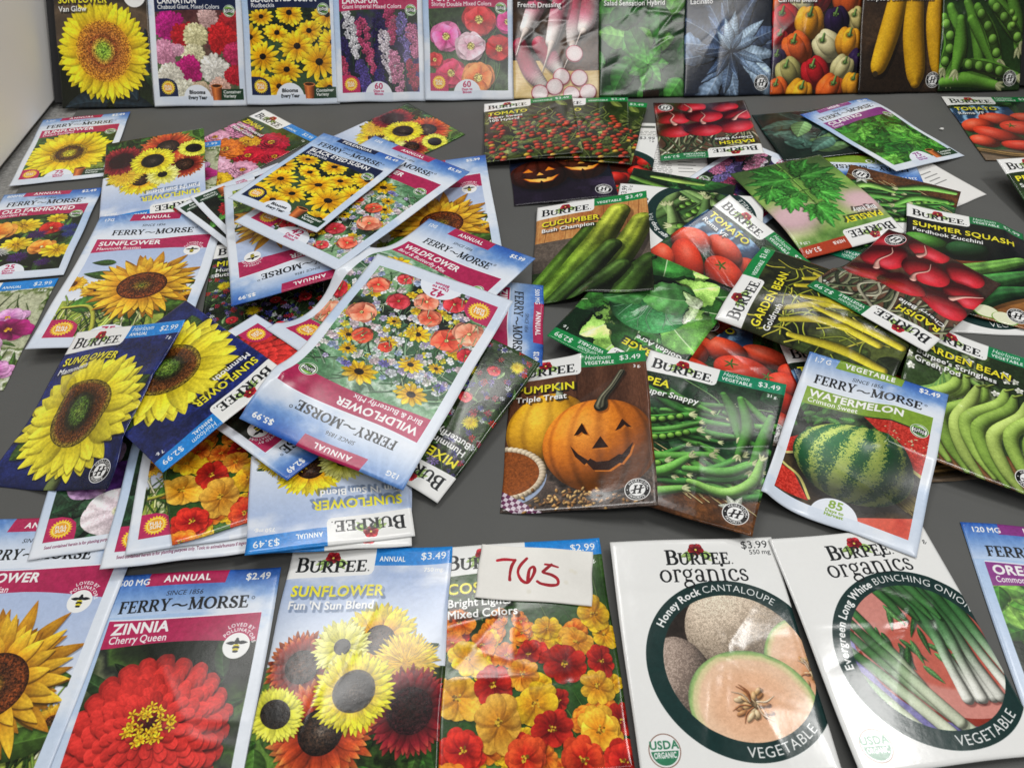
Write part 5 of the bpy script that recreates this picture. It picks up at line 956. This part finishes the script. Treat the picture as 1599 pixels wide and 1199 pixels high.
def P_card(cv):
    cv.a[:] = col('#f1eee6'); sl, X, Y = cv.full(); cv.a[sl] *= (1+.02*4*nz(X, Y, 2, 3))[..., None]
    for k in range(5): circ(cv, cv.u(0, 1), cv.u(0, .5), .02, '#d9d2b8', m_=.35, soft=8)
    s = '#ae1a2e'
    def mk(P, w=.027): tube(cv, [(x, y, w/2*(1+.15*math.sin(i*2.3))) for i, (x, y) in enumerate(P)], s, dk=1, hl=0, sh=0, tex=.05, flat=1)
    mk([(.16, .155), (.22, .14), (.315, .14)]); mk([(.315, .14), (.295, .2), (.285, .29), (.285, .335)])
    mk([(.415, .12), (.37, .19), (.355, .26), (.385, .33), (.435, .355), (.475, .31), (.5, .24), (.485, .2), (.455, .225), (.445, .3), (.44, .355)])
    mk([(.585, .17), (.64, .175), (.7, .19)], .02); mk([(.64, .17), (.59, .225), (.575, .25), (.65, .27), (.7, .305), (.7, .355), (.64, .37), (.56, .36), (.525, .34)])
DESIGN_W = dict(mammoth_russian=560, cherry_queen=520, funsun=560, cosmos_bright=560, cantaloupe=560, onion=560, oregano=480, card=420, wildflower=560, mammoth_blue=460, pumpkin=520, pea=480, watermelon=500, cucumber=440, black_eyed=420, lettuce=420, roma=400)
ASPECT = {'B': .1105/.0826, 'F': .1133/.0791, 'G': .1548/.0985, 'C': .03/.057}
def paint(name, cls):
    cv = CV(DESIGN_W.get(name, 360), ASPECT[cls], sum(map(ord, name)))
    globals()['P_'+({'sunny_leaf': 'mammoth_russian', 'radish_oval': 'radish_cherry'}.get(name, name))](cv)
    a = np.clip(cv.a, 0, 1); l_ = (a@np.array([.3, .59, .11], F4))[..., None]; a = l_+(a-l_)*.99     # printing inks
    sl, X, Y = cv.full(); sat = a.max(-1)-a.min(-1); dk_ = 1-a.max(-1)
    n_ = .55*nz(X, Y, 3.3, 11, True)+.45*nz(X, Y, 2.1, 5); a = a*(1+.34*n_*np.clip(sat*.9+dk_*.5, 0, .75))[..., None]     # fine grain of the printed photographs
    return np.clip(a+.2*(a-.5)*(1-np.abs(2*a-1)), 0, 1)

# ---- where each packet lies: x, y, turn, height, slopes; bottom of the heap first
POSES = [
 ('F2', 'Fw', 'cherry_queen', [-0.16222, 0.1303, 0.01966, 0.0007, -0.00394, 0.00214], [0, 0, 0]),
 ('F1', 'G', 'mammoth_russian', [-0.25016, 0.14873, -0.03329, 0.00139, 0.01275, 0.00341], [0, 0, 0]),
 ('F4', 'B', 'cosmos_bright', [0.00258, 0.14551, 6.31634, 0.00124, 0.00016, -0.00105], [0, 0, 0]),
 ('F3', 'B', 'funsun', [-0.07672, 0.14492, -0.03047, 0.00214, 0.01251, 0.00419], [0, 0, 0]),
 ('F6', 'B', 'cantaloupe', [0.08802, 0.14144, 0.00252, 0.00532, -0.01345, -0.00421], [0, 0, 0]),
 ('F8', 'F', 'oregano', [0.26196, 0.14263, -0.13677, 0.00045, -0.00057, -0.00049], [0, 0, 0]),
 ('F7', 'B', 'onion', [0.17288, 0.14265, 0.07914, 0.0045, -0.04754, -0.00547], [0, 0, 0]),
 ('CARD', 'C', 'card', [0.00797, 0.18182, 6.17068, 0.00266, -0.00192, -0.02246], [0, 0, 0]),
 ('R27', 'B', 'roma', [0.44435, 0.59512, 6.19976, 0.00066, -0.00476, -0.00107], [0, 0, 0]),
 ('R28', 'B', 'pepper_red', [0.43302, 0.46621, 0.04179, 0.0084, -0.00012, 0.14472], [0, 0, 0]),
 ('R31', 'B', 'back', [0.13082, 0.57021, -0.12055, 0.00084, -0.00053, -0.00751], [0, 0, 0]),
 ('R5', 'B', 'organic_tomato', [0.08221, 0.55346, -0.25687, 0.00189, 0.03129, -0.00262], [0, 0, 0]),
 ('R4', 'B', 'night_pumpkin', [0.04613, 0.56022, 0.03968, 0.00255, 0.04723, -0.00353], [0, 0, 0]),
 ('R3', 'B', 'tomato_cherry', [0.07994, 0.6104, -0.26889, 0.00521, 0.02792, -0.01637], [0, 0, 0]),
 ('R2', 'B', 'tomato_cherry', [0.07042, 0.61257, -0.10579, 0.00688, 0.03413, -0.03162], [0, 0, 0]),
 ('R1', 'B', 'tomato_cherry', [0.02489, 0.61619, 6.28852, 0.0063, 0.07242, -0.04296], [0, 0, 0]),
 ('R10', 'B', 'back', [0.31616, 0.52688, 0.45659, 0.00054, -0.00092, -0.00185], [0, 0, 0]),
 ('R29', 'F', 'larkspur', [0.19648, 0.52022, 2.31286, 0.00206, 0.01089, 0.02178], [0, 0, 0]),
 ('R9', 'F', 'fm_tomato', [0.30489, 0.57466, 2.95557, 0.00169, -0.00587, 0.01771], [0, 0, 0]),
 ('R30', 'B', 'bean_green', [0.12459, 0.47488, 2.77283, 0.00398, 0.00627, -0.05561], [0, 0, 0]),
 ('R6', 'B', 'radish_oval', [0.17721, 0.6034, 3.0345, 0.00497, -0.10689, 0.09508], [0, 0, 0]),
 ('R7', 'B', 'kale_dark', [0.2848, 0.59579, 4.78691, 0.00304, 0.031, 0.02468], [0, 0, 0]),
 ('R8', 'F', 'cilantro', [0.32608, 0.58808, 0.42054, 0.00206, -0.11082, -0.04354], [0, 0, 0]),
 ('R21', 'B', 'roma', [0.13689, 0.32096, 5.91797, 0.00046, 0.00128, 0.00018], [0, 0, 0]),
 ('R26', 'B', 'roma', [0.2158, 0.28362, 0.04729, 0.00138, -0.02226, 0.00117], [0, 0, 0]),
 ('R12', 'B', 'pea', [0.28588, 0.46112, 2.59214, 0.00528, 0.00099, -0.08754], [0, 0, 0]),
 ('R20b', 'B', 'cantaloupe', [0.31374, 0.39607, 6.1622, 0.0039, 9e-05, 0.06325], [0, 0, 0]),
 ('R14', 'B', 'organic_pea', [0.13566, 0.4662, 1.31004, 0.00318, 0.04013, -0.06661], [0, 0, 0]),
 ('R11', 'B', 'parsley', [0.23615, 0.48381, 3.42385, 0.01041, -0.00652, 0.02816], [0, -0.007, 0]),
 ('R15', 'B', 'roma', [0.14819, 0.41003, -0.92133, 0.00698, -0.21389, 0.10991], [0, 0, 0]),
 ('R16', 'B', 'lettuce', [0.08961, 0.362, 2.49894, 0.01081, 0.04749, -0.01337], [0, 0, 0]),
 ('R13', 'B', 'cucumber', [0.06069, 0.43647, 6.18306, 0.0101, 0.20867, 0.03866], [0, 0, 0]),
 ('R17', 'B', 'bean_golden', [0.20103, 0.35537, 0.9668, 0.01732, 0.04752, 0.01456], [-0.004, 0, 0]),
 ('R25', 'B', 'bean_stringless', [0.26709, 0.27657, 5.76077, 0.00905, -0.04098, -0.01748], [0, 0, 0]),
 ('R20', 'B', 'zucchini', [0.32043, 0.40714, 5.89037, 0.00367, -0.15729, -0.00722], [0, 0, 0]),
 ('R19', 'B', 'radish_cherry', [0.26419, 0.37749, 8.56517, 0.0076, -0.03805, 0.07365], [0, 0, 0]),
 ('R23', 'B', 'pea', [0.10231, 0.26056, 5.86557, 0.00937, 0.04175, 0.00116], [0, 0, 0]),
 ('R22', 'B', 'pumpkin', [0.03689, 0.27116, -0.08187, 0.00702, 0.17443, 0.02837], [0, 0, 0]),
 ('R24', 'F', 'watermelon', [0.19043, 0.25074, 5.77895, 0.00543, 0.03446, 0.03706], [0, 0, 0]),
 ('L25', 'B', 'cosmos_pink', [-0.36506, 0.37578, 6.34938, 0.00056, -0.00209, 0.00137], [0, 0, 0]),
 ('L1', 'F', 'dwarf_sunspot', [-0.38482, 0.61908, 0.13886, 0.00157, -0.00646, 0.00067], [0, 0, 0]),
 ('L8', 'F', 'old_fashioned', [-0.36871, 0.48929, 6.36579, 0.00224, -0.00815, 0.00935], [0, 0, 0]),
 ('L12', 'B', 'mixed', [-0.17328, 0.41712, 6.42534, 0.0004, -0.0, 0.0], [0, 0, 0]),
 ('L18', 'F', 'black_eyed', [-0.10139, 0.35419, -0.59752, 0.00116, -0.00725, -0.00638], [0, 0, 0]),
 ('L3', 'B', 'zinnia_mix', [-0.23339, 0.60889, 5.5344, 0.00047, 0.00063, 0.00084], [0, 0, 0]),
 ('L3b', 'B', 'cosmos_pink', [-0.28349, 0.55836, 0.17547, 0.00136, 0.01806, 0.00365], [0, 0, 0]),
 ('L4', 'B', 'funsun', [-0.10214, 0.6109, 2.30731, 0.00119, 0.00448, 0.00731], [0, 0, 0]),
 ('L2', 'B', 'funsun', [-0.29074, 0.55531, -2.91262, 0.00848, -0.02223, -0.10296], [0, 0, 0]),
 ('L9', 'G', 'mammoth_russian', [-0.2669, 0.42911, 6.33412, 0.00352, -0.04719, -0.06226], [0, 0, 0]),
 ('L22', 'F', 'petunia', [-0.22178, 0.261, 0.14917, 0.00225, -0.00428, -0.02428], [0, 0, 0]),
 ('L23', 'F', 'petunia', [-0.17658, 0.25026, 0.12365, 0.00618, -0.05619, -0.02339], [0, 0, 0]),
 ('L23b', 'F', 'sunny_leaf', [-0.16888, 0.25886, 6.45358, 0.00741, -0.06336, -0.01909], [0, 0, 0]),
 ('L21', 'B', 'cosmos_bright', [-0.15707, 0.26651, 0.38037, 0.00835, -0.08084, -0.00642], [0, 0, 0]),
 ('L24b', 'B', 'funsun', [-0.0997, 0.25146, -3.06507, 0.00636, 0.09502, 0.02944], [0, 0, 0]),
 ('L24', 'B', 'funsun', [-0.103, 0.25262, 3.31072, 0.00929, 0.16142, -0.00289], [0, 0, 0]),
 ('L17', 'F', 'cherry_queen', [-0.14289, 0.2997, -2.21293, 0.01794, 0.11839, -0.10301], [0, 0, 0]),
 ('L20', 'B', 'mammoth_blue', [-0.19643, 0.30318, 3.95943, 0.02708, -0.12185, 0.07986], [0, 0, 0]),
 ('L19', 'B', 'mammoth_blue', [-0.25009, 0.29771, 6.09647, 0.0134, 0.25006, 0.20423], [0, 0, 0]),
 ('L7', 'G', 'mammoth_russian', [-0.05752, 0.48903, 0.09186, 0.00449, 0.04173, 0.0036], [0, 0, 0]),
 ('L10a', 'F', 'thumbelina', [-0.19319, 0.49797, 3.94475, 0.00411, 0.02004, -0.04265], [0, 0, 0]),
 ('L10b', 'F', 'thumbelina', [-0.1863, 0.50157, 3.82329, 0.00574, 0.03183, -0.03529], [0, 0, 0]),
 ('L11', 'G', 'mammoth_russian', [-0.1578, 0.46632, 3.41084, 0.01758, -0.0866, 0.02068], [0, 0, 0]),
 ('L6', 'G', 'wildflower', [-0.11165, 0.49175, 5.67894, 0.02291, -0.03286, -0.04613], [0, 0, 0]),
 ('L5', 'F', 'black_eyed', [-0.14031, 0.50469, -0.50585, 0.03071, -0.07114, -0.04977], [0, 0, 0]),
 ('L16', 'F', 'cherry_queen', [-0.0345, 0.36533, 4.64923, 0.00768, -0.10039, -0.13454], [0, 0, 0]),
 ('L14', 'G', 'wildflower', [-0.06813, 0.37994, 5.60071, 0.01261, 0.07548, 0.07129], [0, 0, 0]),
 ('L13', 'B', 'mixed', [-0.04661, 0.29428, 2.56411, 0.0131, 0.12649, -0.08423], [0, 0, 0]),
 ('L15', 'G', 'wildflower', [-0.07325, 0.3171, 2.727, 0.02356, 0.12096, -0.02961], [0, 0, 0]),
]
LABELS = dict(
 F1='mammoth sunflower packet cut off at the bottom left corner of the photo',
 F2='red zinnia packet with its whole round bloom showing in the front row',
 F3='mixed sunflower blend packet in the front row, upright, left of the orange cosmos packet',
 F4='orange and red cosmos packet lying under the white number card',
 F6='white organic cantaloupe packet with a green ring round cut orange melons',
 F7='white organic packet with a green ring round bunching onions on a red plate',
 F8='oregano packet with a purple band cut off at the lower right edge',
 R27='red plum tomato packet at the upper right edge, near the back row, lying alone',
 R28='pepper packet at the right edge with its far end raised, only its corner showing',
 R31='white packet lying face down under the red radish packet near the back',
 R5='white organic packet with red tomatoes in a green ring, under the cherry tomato packets',
 R4='dark packet with two glowing carved pumpkins, under the cherry tomato packets',
 R3='cherry tomato packet lowest and furthest right of the fanned three',
 R2='cherry tomato packet in the middle of the fanned three',
 R1='cherry tomato packet on top of the fanned three, its whole face showing',
 R10='white packet lying face down with a barcode, sticking out right of the cilantro packet',
 R29='purple larkspur packet with a magenta band, upside down between radish and parsley packets',
 R9='upside down tomato packet with a green band, under the cilantro packet',
 R30='green bean packet with large leaves, upside down behind the white pea pod packet',
 R6='upside down red radish packet at the back, right of the cherry tomato packets',
 R7='dark green spinach packet turned sideways between the far radish and cilantro packets',
 R8='cilantro packet with a purple band and light blue border, tilted on the heap',
 R21='plum tomato packet half hidden behind the pea pod packet below the golden beans',
 R26='plum tomato packet almost hidden under the green bean and watermelon packets',
 R12='pea pod packet lying upside down under the parsley and zucchini packets',
 R20b='white organic packet with only a corner showing behind the zucchini packet',
 R14='white organic packet of pea pods turned sideways, under the cucumber packet',
 R11='parsley packet with a rust red strip, upside down and curled over at its header',
 R15='plum tomato packet turned aslant in the middle of the vegetable heap, header to upper right',
 R16='cabbage packet lying upside down under the cucumber packet',
 R13='cucumber packet with dark green cucumbers on wood, on top of the vegetable heap',
 R17='golden bean packet turned sideways with its white header at the left',
 R25='green bean packet with fat pale pods at the right edge, behind the watermelon packet',
 R20='zucchini packet tilted at the right edge with a yellow two-word title',
 R19='pink red radish packet, upside down and aslant, on top of the golden bean packet',
 R23='pea pod packet beside the jack-o-lantern pumpkin packet, full face up',
 R22='orange pumpkin packet with a smiling jack-o-lantern and a pie',
 R24='watermelon packet with a striped melon and light blue border',
 L25='pink cosmos packet cut off at the left edge of the photo',
 L1='dwarf sunflower packet at the back left beside the white panel',
 L8='mixed garden flowers packet at the left edge, above the pink cosmos packet',
 L12='mixed wildflower packet flat on the table in the middle of the flower heap, mostly covered',
 L18='black eyed susan packet almost hidden under the large wildflower packet',
 L3='pink, red and orange zinnia packet lying aslant behind the heap of flowers',
 L3b='cosmos packet showing only a sliver beside the zinnia packet at the back of the heap',
 L4='sunflower blend packet turned aslant at the back, right behind the black eyed susan packet',
 L2='sunflower blend packet upside down at the back left, right of the dwarf sunflower packet',
 L9='mammoth sunflower packet upright on the left with a single large shaggy bloom',
 L22='petunia packet leftmost of the fanned packets above the front row',
 L23='petunia packet under the fanned sunflower packet, its lower edge nearest the red zinnia',
 L23b='small sunflower packet with a yellow sun badge, under the orange cosmos packet',
 L21='red and orange cosmos packet in the heap, under the aslant blue sunflower packet',
 L24b='sunflower blend packet under another one just like it, only its edges showing',
 L24='sunflower blend packet upside down at the front of the flower heap, header lowest',
 L17='zinnia packet turned nearly upside down under the large wildflower packet',
 L20='dark blue single sunflower packet turned aslant with its header to the lower right',
 L19='dark blue single sunflower packet at the left with its header upright',
 L10a='red dahlia packet under its twin, only a border and corner showing',
 L10b='red dahlia packet on top of its twin, its corner label upside down',
 L11='mammoth sunflower packet upside down under the black eyed susan packet',
 L7='mammoth sunflower packet at the back of the heap, right of the rear wildflower packet',
 L6='wildflower packet under the black eyed susan packet, rearmost of the three wildflower packets',
 L5='black eyed susan packet with a navy band on top of the flower heap',
 L16='red zinnia packet turned sideways with its blue header at the right, beside the pumpkin packet',
 L14='wildflower packet with its header upright, under the upside down wildflower packet',
 L13='mixed wildflower packet upside down leaning out right of the large wildflower packet',
 L15='large wildflower packet upside down on top of the heap, covered in poppies',
 T1='single sunflower packet at the left end of the propped row, with a round white sticker',
 T2='carnation packet of pink, red and cream blooms in the propped row',
 T3='black eyed susan packet propped in the back row',
 T4='larkspur packet with tall purple, pink and white spikes in the propped row',
 T5='poppy packet of pink and red blooms in the propped row',
 T6='long red and white radish packet in the propped row',
 T7='shiny green spinach packet in the propped row',
 T8='blue grey kale packet in the propped row',
 T9='mixed bell pepper packet in the propped row',
 T10='golden yellow zucchini packet in the propped row',
 T11='open pea pod packet at the right end of the propped row',
)

# ============================================================ building the packets
SIZE = {'B': (.0826, .1105), 'F': (.0791, .1133), 'G': (.0985, .1548), 'C': (.057, .03), 'Fw': (.085, .1218)}
sans_glyphs(); serif_glyphs()
PRINTS = {}
def print_material(design, cls):
    if design in PRINTS: return PRINTS[design]
    a = paint(design, cls[0]); h, w_, _ = a.shape
    im = bpy.data.images.new('print_'+design, w_, h); buf = np.ones((h, w_, 4), np.float32); buf[..., :3] = a[::-1]
    im.pixels.foreach_set(buf.ravel()); im.update(); im.pack()
    m = bpy.data.materials.new('print_'+design); m.use_nodes = True; nt = m.node_tree; b = nt.nodes['Principled BSDF']
    t = nt.nodes.new('ShaderNodeTexImage'); t.image = im; t.extension = 'EXTEND'; nt.links.new(t.outputs['Color'], b.inputs['Base Color'])
    gl = cls == 'B'
    # printed paper: a little sheen, uneven from handling
    tc = nt.nodes.new('ShaderNodeTexCoord'); n = nt.nodes.new('ShaderNodeTexNoise'); n.inputs['Scale'].default_value = 38.; n.inputs['Detail'].default_value = 5
    nt.links.new(tc.outputs['Object'], n.inputs['Vector']); mr = nt.nodes.new('ShaderNodeMapRange'); mr.inputs['To Min'].default_value = .1 if gl else .17; mr.inputs['To Max'].default_value = .22 if gl else .32
    nt.links.new(n.outputs['Fac'], mr.inputs['Value']); nt.links.new(mr.outputs['Result'], b.inputs['Roughness'])
    b.inputs['Specular IOR Level'].default_value = .4
    n2 = nt.nodes.new('ShaderNodeTexNoise'); n2.inputs['Scale'].default_value = 260.; n2.inputs['Detail'].default_value = 3; nt.links.new(tc.outputs['Object'], n2.inputs['Vector'])
    bp = nt.nodes.new('ShaderNodeBump'); bp.inputs['Strength'].default_value = .1; bp.inputs['Distance'].default_value = .0004; nt.links.new(n2.outputs['Fac'], bp.inputs['Height']); nt.links.new(bp.outputs['Normal'], b.inputs['Normal'])
    if cls == 'C': mr.inputs['To Min'].default_value = .6; mr.inputs['To Max'].default_value = .75
    PRINTS[design] = m; return m
M_paper = mat('paper_back', (.74, .735, .71), .6, .3, .04, 40)

# height of what already lies on the table, so each packet drapes over those below
RES, X0, Y0, NX, NY = .0015, -.5, -.1, 700, 640
HM = np.zeros((NY, NX)); NU, NV = 28, 38
gu, gv = np.meshgrid(np.linspace(-1, 1, NU), np.linspace(-1, 1, NV))
def hm_at(W):
    i0 = np.clip(((W[..., 0]-X0)/RES).astype(int), 0, NX-2); j0 = np.clip(((W[..., 1]-Y0)/RES).astype(int), 0, NY-2)
    return np.maximum.reduce([HM[j0, i0], HM[j0+1, i0], HM[j0, i0+1], HM[j0+1, i0+1]])
def blur(D):
    P = np.pad(D, 1, 'edge'); return (P[:-2, 1:-1]+P[2:, 1:-1]+P[1:-1, :-2]+P[1:-1, 2:]+2*D)/6
def drape(V):
    D = np.maximum(V, 0); s = D.copy()
    for k in range(60): s = np.maximum(blur(s), D)
    return s
def gsample(D, U, V):
    gi = (U+1)/2*(D.shape[1]-1); gj = (V+1)/2*(D.shape[0]-1); i = np.clip(gi.astype(int), 0, D.shape[1]-2); j = np.clip(gj.astype(int), 0, D.shape[0]-2); a, b = gi-i, gj-j
    return D[j, i]*(1-a)*(1-b)+D[j, i+1]*a*(1-b)+D[j+1, i]*(1-a)*b+D[j+1, i+1]*a*b
def world(q, w_, h_, U, V, Z):
    x, y, a, z, tx, ty = q; lx, ly = U*w_/2, V*h_/2
    return np.stack([x+lx*np.cos(a)-ly*np.sin(a), y+lx*np.sin(a)+ly*np.cos(a), z+tx*lx+ty*ly+Z], -1)
def fill(c, U, V): return np.full_like(U, .0007) if c == 'C' else .0005+.0009*(1-U**2)*(1-V**2)
def bend(b, U, V): return b[0]*U**2+b[1]*V**2*(V > 0)+b[2]*U*V
def wrinkle(c, U, V, g, glossy):
    # soft waves and a few sharp creases in the paper, dying out at the sealed edges
    if c == 'C': return 0*U
    z = 0*U
    for k in range(5):
        a, f, p = g.uniform(0, math.pi), g.uniform(2., 5.5), g.uniform(0, 6.28); z = z+g.uniform(.3, 1)*np.sin((U*math.cos(a)+V*1.35*math.sin(a))*f+p)/f
    z = z*.0005*glossy
    n_ = g.integers(2, 5) if glossy < 1.3 else g.integers(7, 11)
    for k in range(n_):
        a, d, s = g.uniform(0, math.pi), g.uniform(-.5, .5), g.choice([-1, 1]); t = U*math.cos(a)+V*1.35*math.sin(a)-d; q = -U*math.sin(a)+V*1.35*math.cos(a)-g.uniform(-.7, .7)
        wd = g.uniform(.035, .09); z = z+s*.0046*wd*min(glossy, 2.)*np.exp(-np.abs(t)/wd)*np.exp(-(q/.55)**2)
    return z*np.clip((1.04-np.abs(U))*7, .25, 1)*np.clip((1.04-np.abs(V))*7, .25, 1)
NU2, NV2 = 64, 88
fu, fv = np.meshgrid(np.linspace(-1, 1, NU2), np.linspace(-1, 1, NV2))
def grid_faces(nu, nv, off=0, flip=False):
    F = []
    for j in range(nv-1):
        for i in range(nu-1):
            a = off+j*nu+i; f = (a, a+1, a+nu+1, a+nu); F.append(f[::-1] if flip else f)
    return F
GF = grid_faces(NU2, NV2); GB = grid_faces(NU2, NV2, 0, True)
RIM = [(0, i) for i in range(NU2)]+[(j, NU2-1) for j in range(1, NV2)]+[(NV2-1, i) for i in range(NU2-2, -1, -1)]+[(j, 0) for j in range(NV2-2, 0, -1)]
RIMI = [j*NU2+i for j, i in RIM]
def packet_parts(root, c, design, w_, h_, ztop, zbot, g):
    # front sheet with a folded edge, and the plain sheet behind it
    lx, ly = fu*w_/2, fv*h_/2
    jit = .00025*np.sin(fv*g.uniform(3, 7)+g.uniform(0, 6)); jit2 = .00025*np.sin(fu*g.uniform(3, 7)+g.uniform(0, 6))
    r = np.clip(np.minimum((1-np.abs(fu))*w_, (1-np.abs(fv))*h_)/.0016, 0, 1)
    zt = zbot+(ztop-zbot)*(.35+.65*np.sqrt(1-(1-r)**2))        # rounded fold
    V = np.stack([lx+jit, ly+jit2, zt], -1).reshape(-1, 3); Vb = np.stack([lx+jit, ly+jit2, zbot+.0], -1).reshape(-1, 3)
    uv = np.stack([(fu+1)/2, (fv+1)/2], -1).reshape(-1, 2)
    n = len(V); rim = Vb[RIMI]; Vf = np.vstack([V, rim]); F = list(GF); m = len(RIMI)
    for k in range(m): F.append((RIMI[k], n+k, n+(k+1) % m, RIMI[(k+1) % m]))
    F = F[:len(GF)]+[f for f in F[len(GF):]]
    uvf = np.vstack([uv, uv[RIMI]])
    pm = print_material(design, c)
    up, dn = ('back_panel', 'front_panel') if design == 'back' else ('front_panel', 'back_panel')
    if c == 'C': up, dn = 'card_face', 'card_back'
    mesh(up, Vf, F, pm, root, uvf); mesh(dn, Vb, GB, M_paper, root)
def thing(name, loc, label, cat, group=None):
    o = bpy.data.objects.new(name, None); COL.objects.link(o); o.location = loc; o.empty_display_size = .02; o['label'] = label; o['category'] = cat
    if group: o['group'] = group
    return o
GLOSS = dict(pea=1.7, bean_golden=1.7, bean_stringless=1.4, lettuce=1.4, radish_cherry=1.3, roma=1.2, tomato_cherry=1.2, radish_french=1.4, pea_early=1.6, parsley=1.2, spinach=3., onion=1.6, cantaloupe=1.5, cosmos_bright=1.3, watermelon=1.1, mixed=1.2, wildflower=1.2)
for idx, (nm, c, design, q, bd) in enumerate(POSES):
    w_, h_ = SIZE[c]; q = np.array(q); g = np.random.default_rng(idx+11)
    W = world(q, w_, h_, gu, gv, bend(bd, gu, gv)); DR = drape(hm_at(W)+.0004-W[..., 2])
    hu, hv = np.meshgrid(np.linspace(-1, 1, 110), np.linspace(-1, 1, 150))
    Wd = world(q, w_, h_, hu, hv, bend(bd, hu, hv)+fill(c, hu, hv)+gsample(DR, hu, hv))
    i = np.clip(np.round((Wd[..., 0]-X0)/RES).astype(int), 0, NX-1); j = np.clip(np.round((Wd[..., 1]-Y0)/RES).astype(int), 0, NY-1); np.maximum.at(HM, (j.ravel(), i.ravel()), Wd[..., 2].ravel())
    zb = q[4]*fu*w_/2+q[5]*fv*h_/2+bend(bd, fu, fv)+gsample(DR, fu, fv)
    wr = wrinkle(c, fu, fv, g, GLOSS.get(design, 1. if c == 'B' else .9))
    zt = zb+fill(c, fu, fv)+np.maximum(wr, -.0005)
    if c == 'C': root = thing('lot_card', (q[0], q[1], q[3]), 'white number card with red handwriting lying on the orange cosmos packet', 'card')
    else: root = thing('seed_packet', (q[0], q[1], q[3]), LABELS[nm], 'seed packet', 'seed packets spread over the grey table')
    root.rotation_euler = (0, 0, q[2])
    packet_parts(root, c, design, w_, h_, zt, zb, g)

# the row leaning on the dark board at the back
LEAN = math.radians(40); BK, BY = -.0392, .6805; YA = math.atan(BK)
ex = np.array([math.cos(YA), math.sin(YA), 0]); ey = np.array([-math.sin(YA)*math.sin(LEAN), math.cos(YA)*math.sin(LEAN), math.cos(LEAN)]); en = np.cross(ex, ey)
TOPROW = [('van_glow', 'B', -.421, .0885), ('carnation', 'F', -.3315, .0885), ('black_eyed', 'F', -.2425, .0885), ('larkspur', 'F', -.1565, .0845), ('poppy', 'F', -.0725, .0850), ('radish_french', 'B', .0115, .0826), ('spinach', 'B', .092, .0826), ('kale', 'B', .1715, .0826), ('pepper', 'B', .252, .0826), ('golden_zucchini', 'B', .333, .0790), ('pea_early', 'B', .4065, .0760)]
for k, (design, c, x0, w_) in enumerate(TOPROW):
    g = np.random.default_rng(k+201); asp = ASPECT[c]; h_ = w_*asp*.99 if c == 'F' else (w_*asp if k == 0 else .1105)*1.06
    zb = .0012*(1-fu)+0*fv; zt = zb+fill(c, fu, fv)*(.8)+np.maximum(wrinkle(c, fu, fv, g, GLOSS.get(design, .7)), -.0004)
    base = np.array([0, BY, 0])+ex*(x0/math.cos(YA)); tw = g.uniform(-.006, .006)
    P = base+ex*(w_/2)+ey*(h_/2-.0006)+en*.002+np.array([0, -.0025 if k < 3 else 0, 0])
    root = thing('seed_packet', P, LABELS['T%d' % (k+1)], 'seed packet', 'seed packets propped in a row at the back')
    root.matrix_world = Matrix(((ex[0], ey[0], en[0], P[0]), (ex[1], ey[1], en[1], P[1]), (ex[2], ey[2], en[2], P[2]), (0, 0, 0, 1)))
    packet_parts(root, c, design, w_, h_, zt, zb, g)
bm = bmesh.new(); L0, L1, HH = -.432, .54, .2
co = []
for d in (0, -.006):
    for (a, b) in ((L0, .004), (L1, .004), (L1, HH), (L0, HH)): co.append(np.array([0, BY, 0])+ex*a+ey*b+en*d)
vs = [bm.verts.new(tuple(v+np.array([0, 0, .0008]))) for v in co]
for f in ((0, 1, 2, 3), (7, 6, 5, 4), (0, 4, 5, 1), (1, 5, 6, 2), (2, 6, 7, 3), (3, 7, 4, 0)): bm.faces.new([vs[i] for i in f])
me = bpy.data.meshes.new('leaning_board'); bm.to_mesh(me); bm.free(); me.materials.append(M_board); o = bpy.data.objects.new('leaning_board', me); COL.objects.link(o)
o['label'] = 'dark board the back row of packets leans on'; o['category'] = 'board'
# white side panels
o = slab('side_panel', (-.4475, .515, .152), (.028, .87, .3), M_wall, .003); o['label'] = 'white side panel standing along the left edge of the table'; o['category'] = 'panel'
o = slab('side_panel', (.512, .74, .152), (.02, .3, .3), M_wall, .003); o['label'] = 'pale side panel at the far right behind the pea pod packet'; o['category'] = 'panel'
# a crumb of paper on the bare mat
bm = bmesh.new(); bmesh.ops.create_icosphere(bm, subdivisions=2, radius=.0016); rr = random.Random(3)
for v in bm.verts: v.co *= rr.uniform(.7, 1.2); v.co.z *= .6
me = bpy.data.meshes.new('paper_crumb'); bm.to_mesh(me); bm.free(); me.materials.append(M_paper); o = bpy.data.objects.new('paper_crumb', me); COL.objects.link(o); o.location = (.384, .596, .001)
o['label'] = 'tiny white crumb of paper on the bare grey mat'; o['category'] = 'crumb'
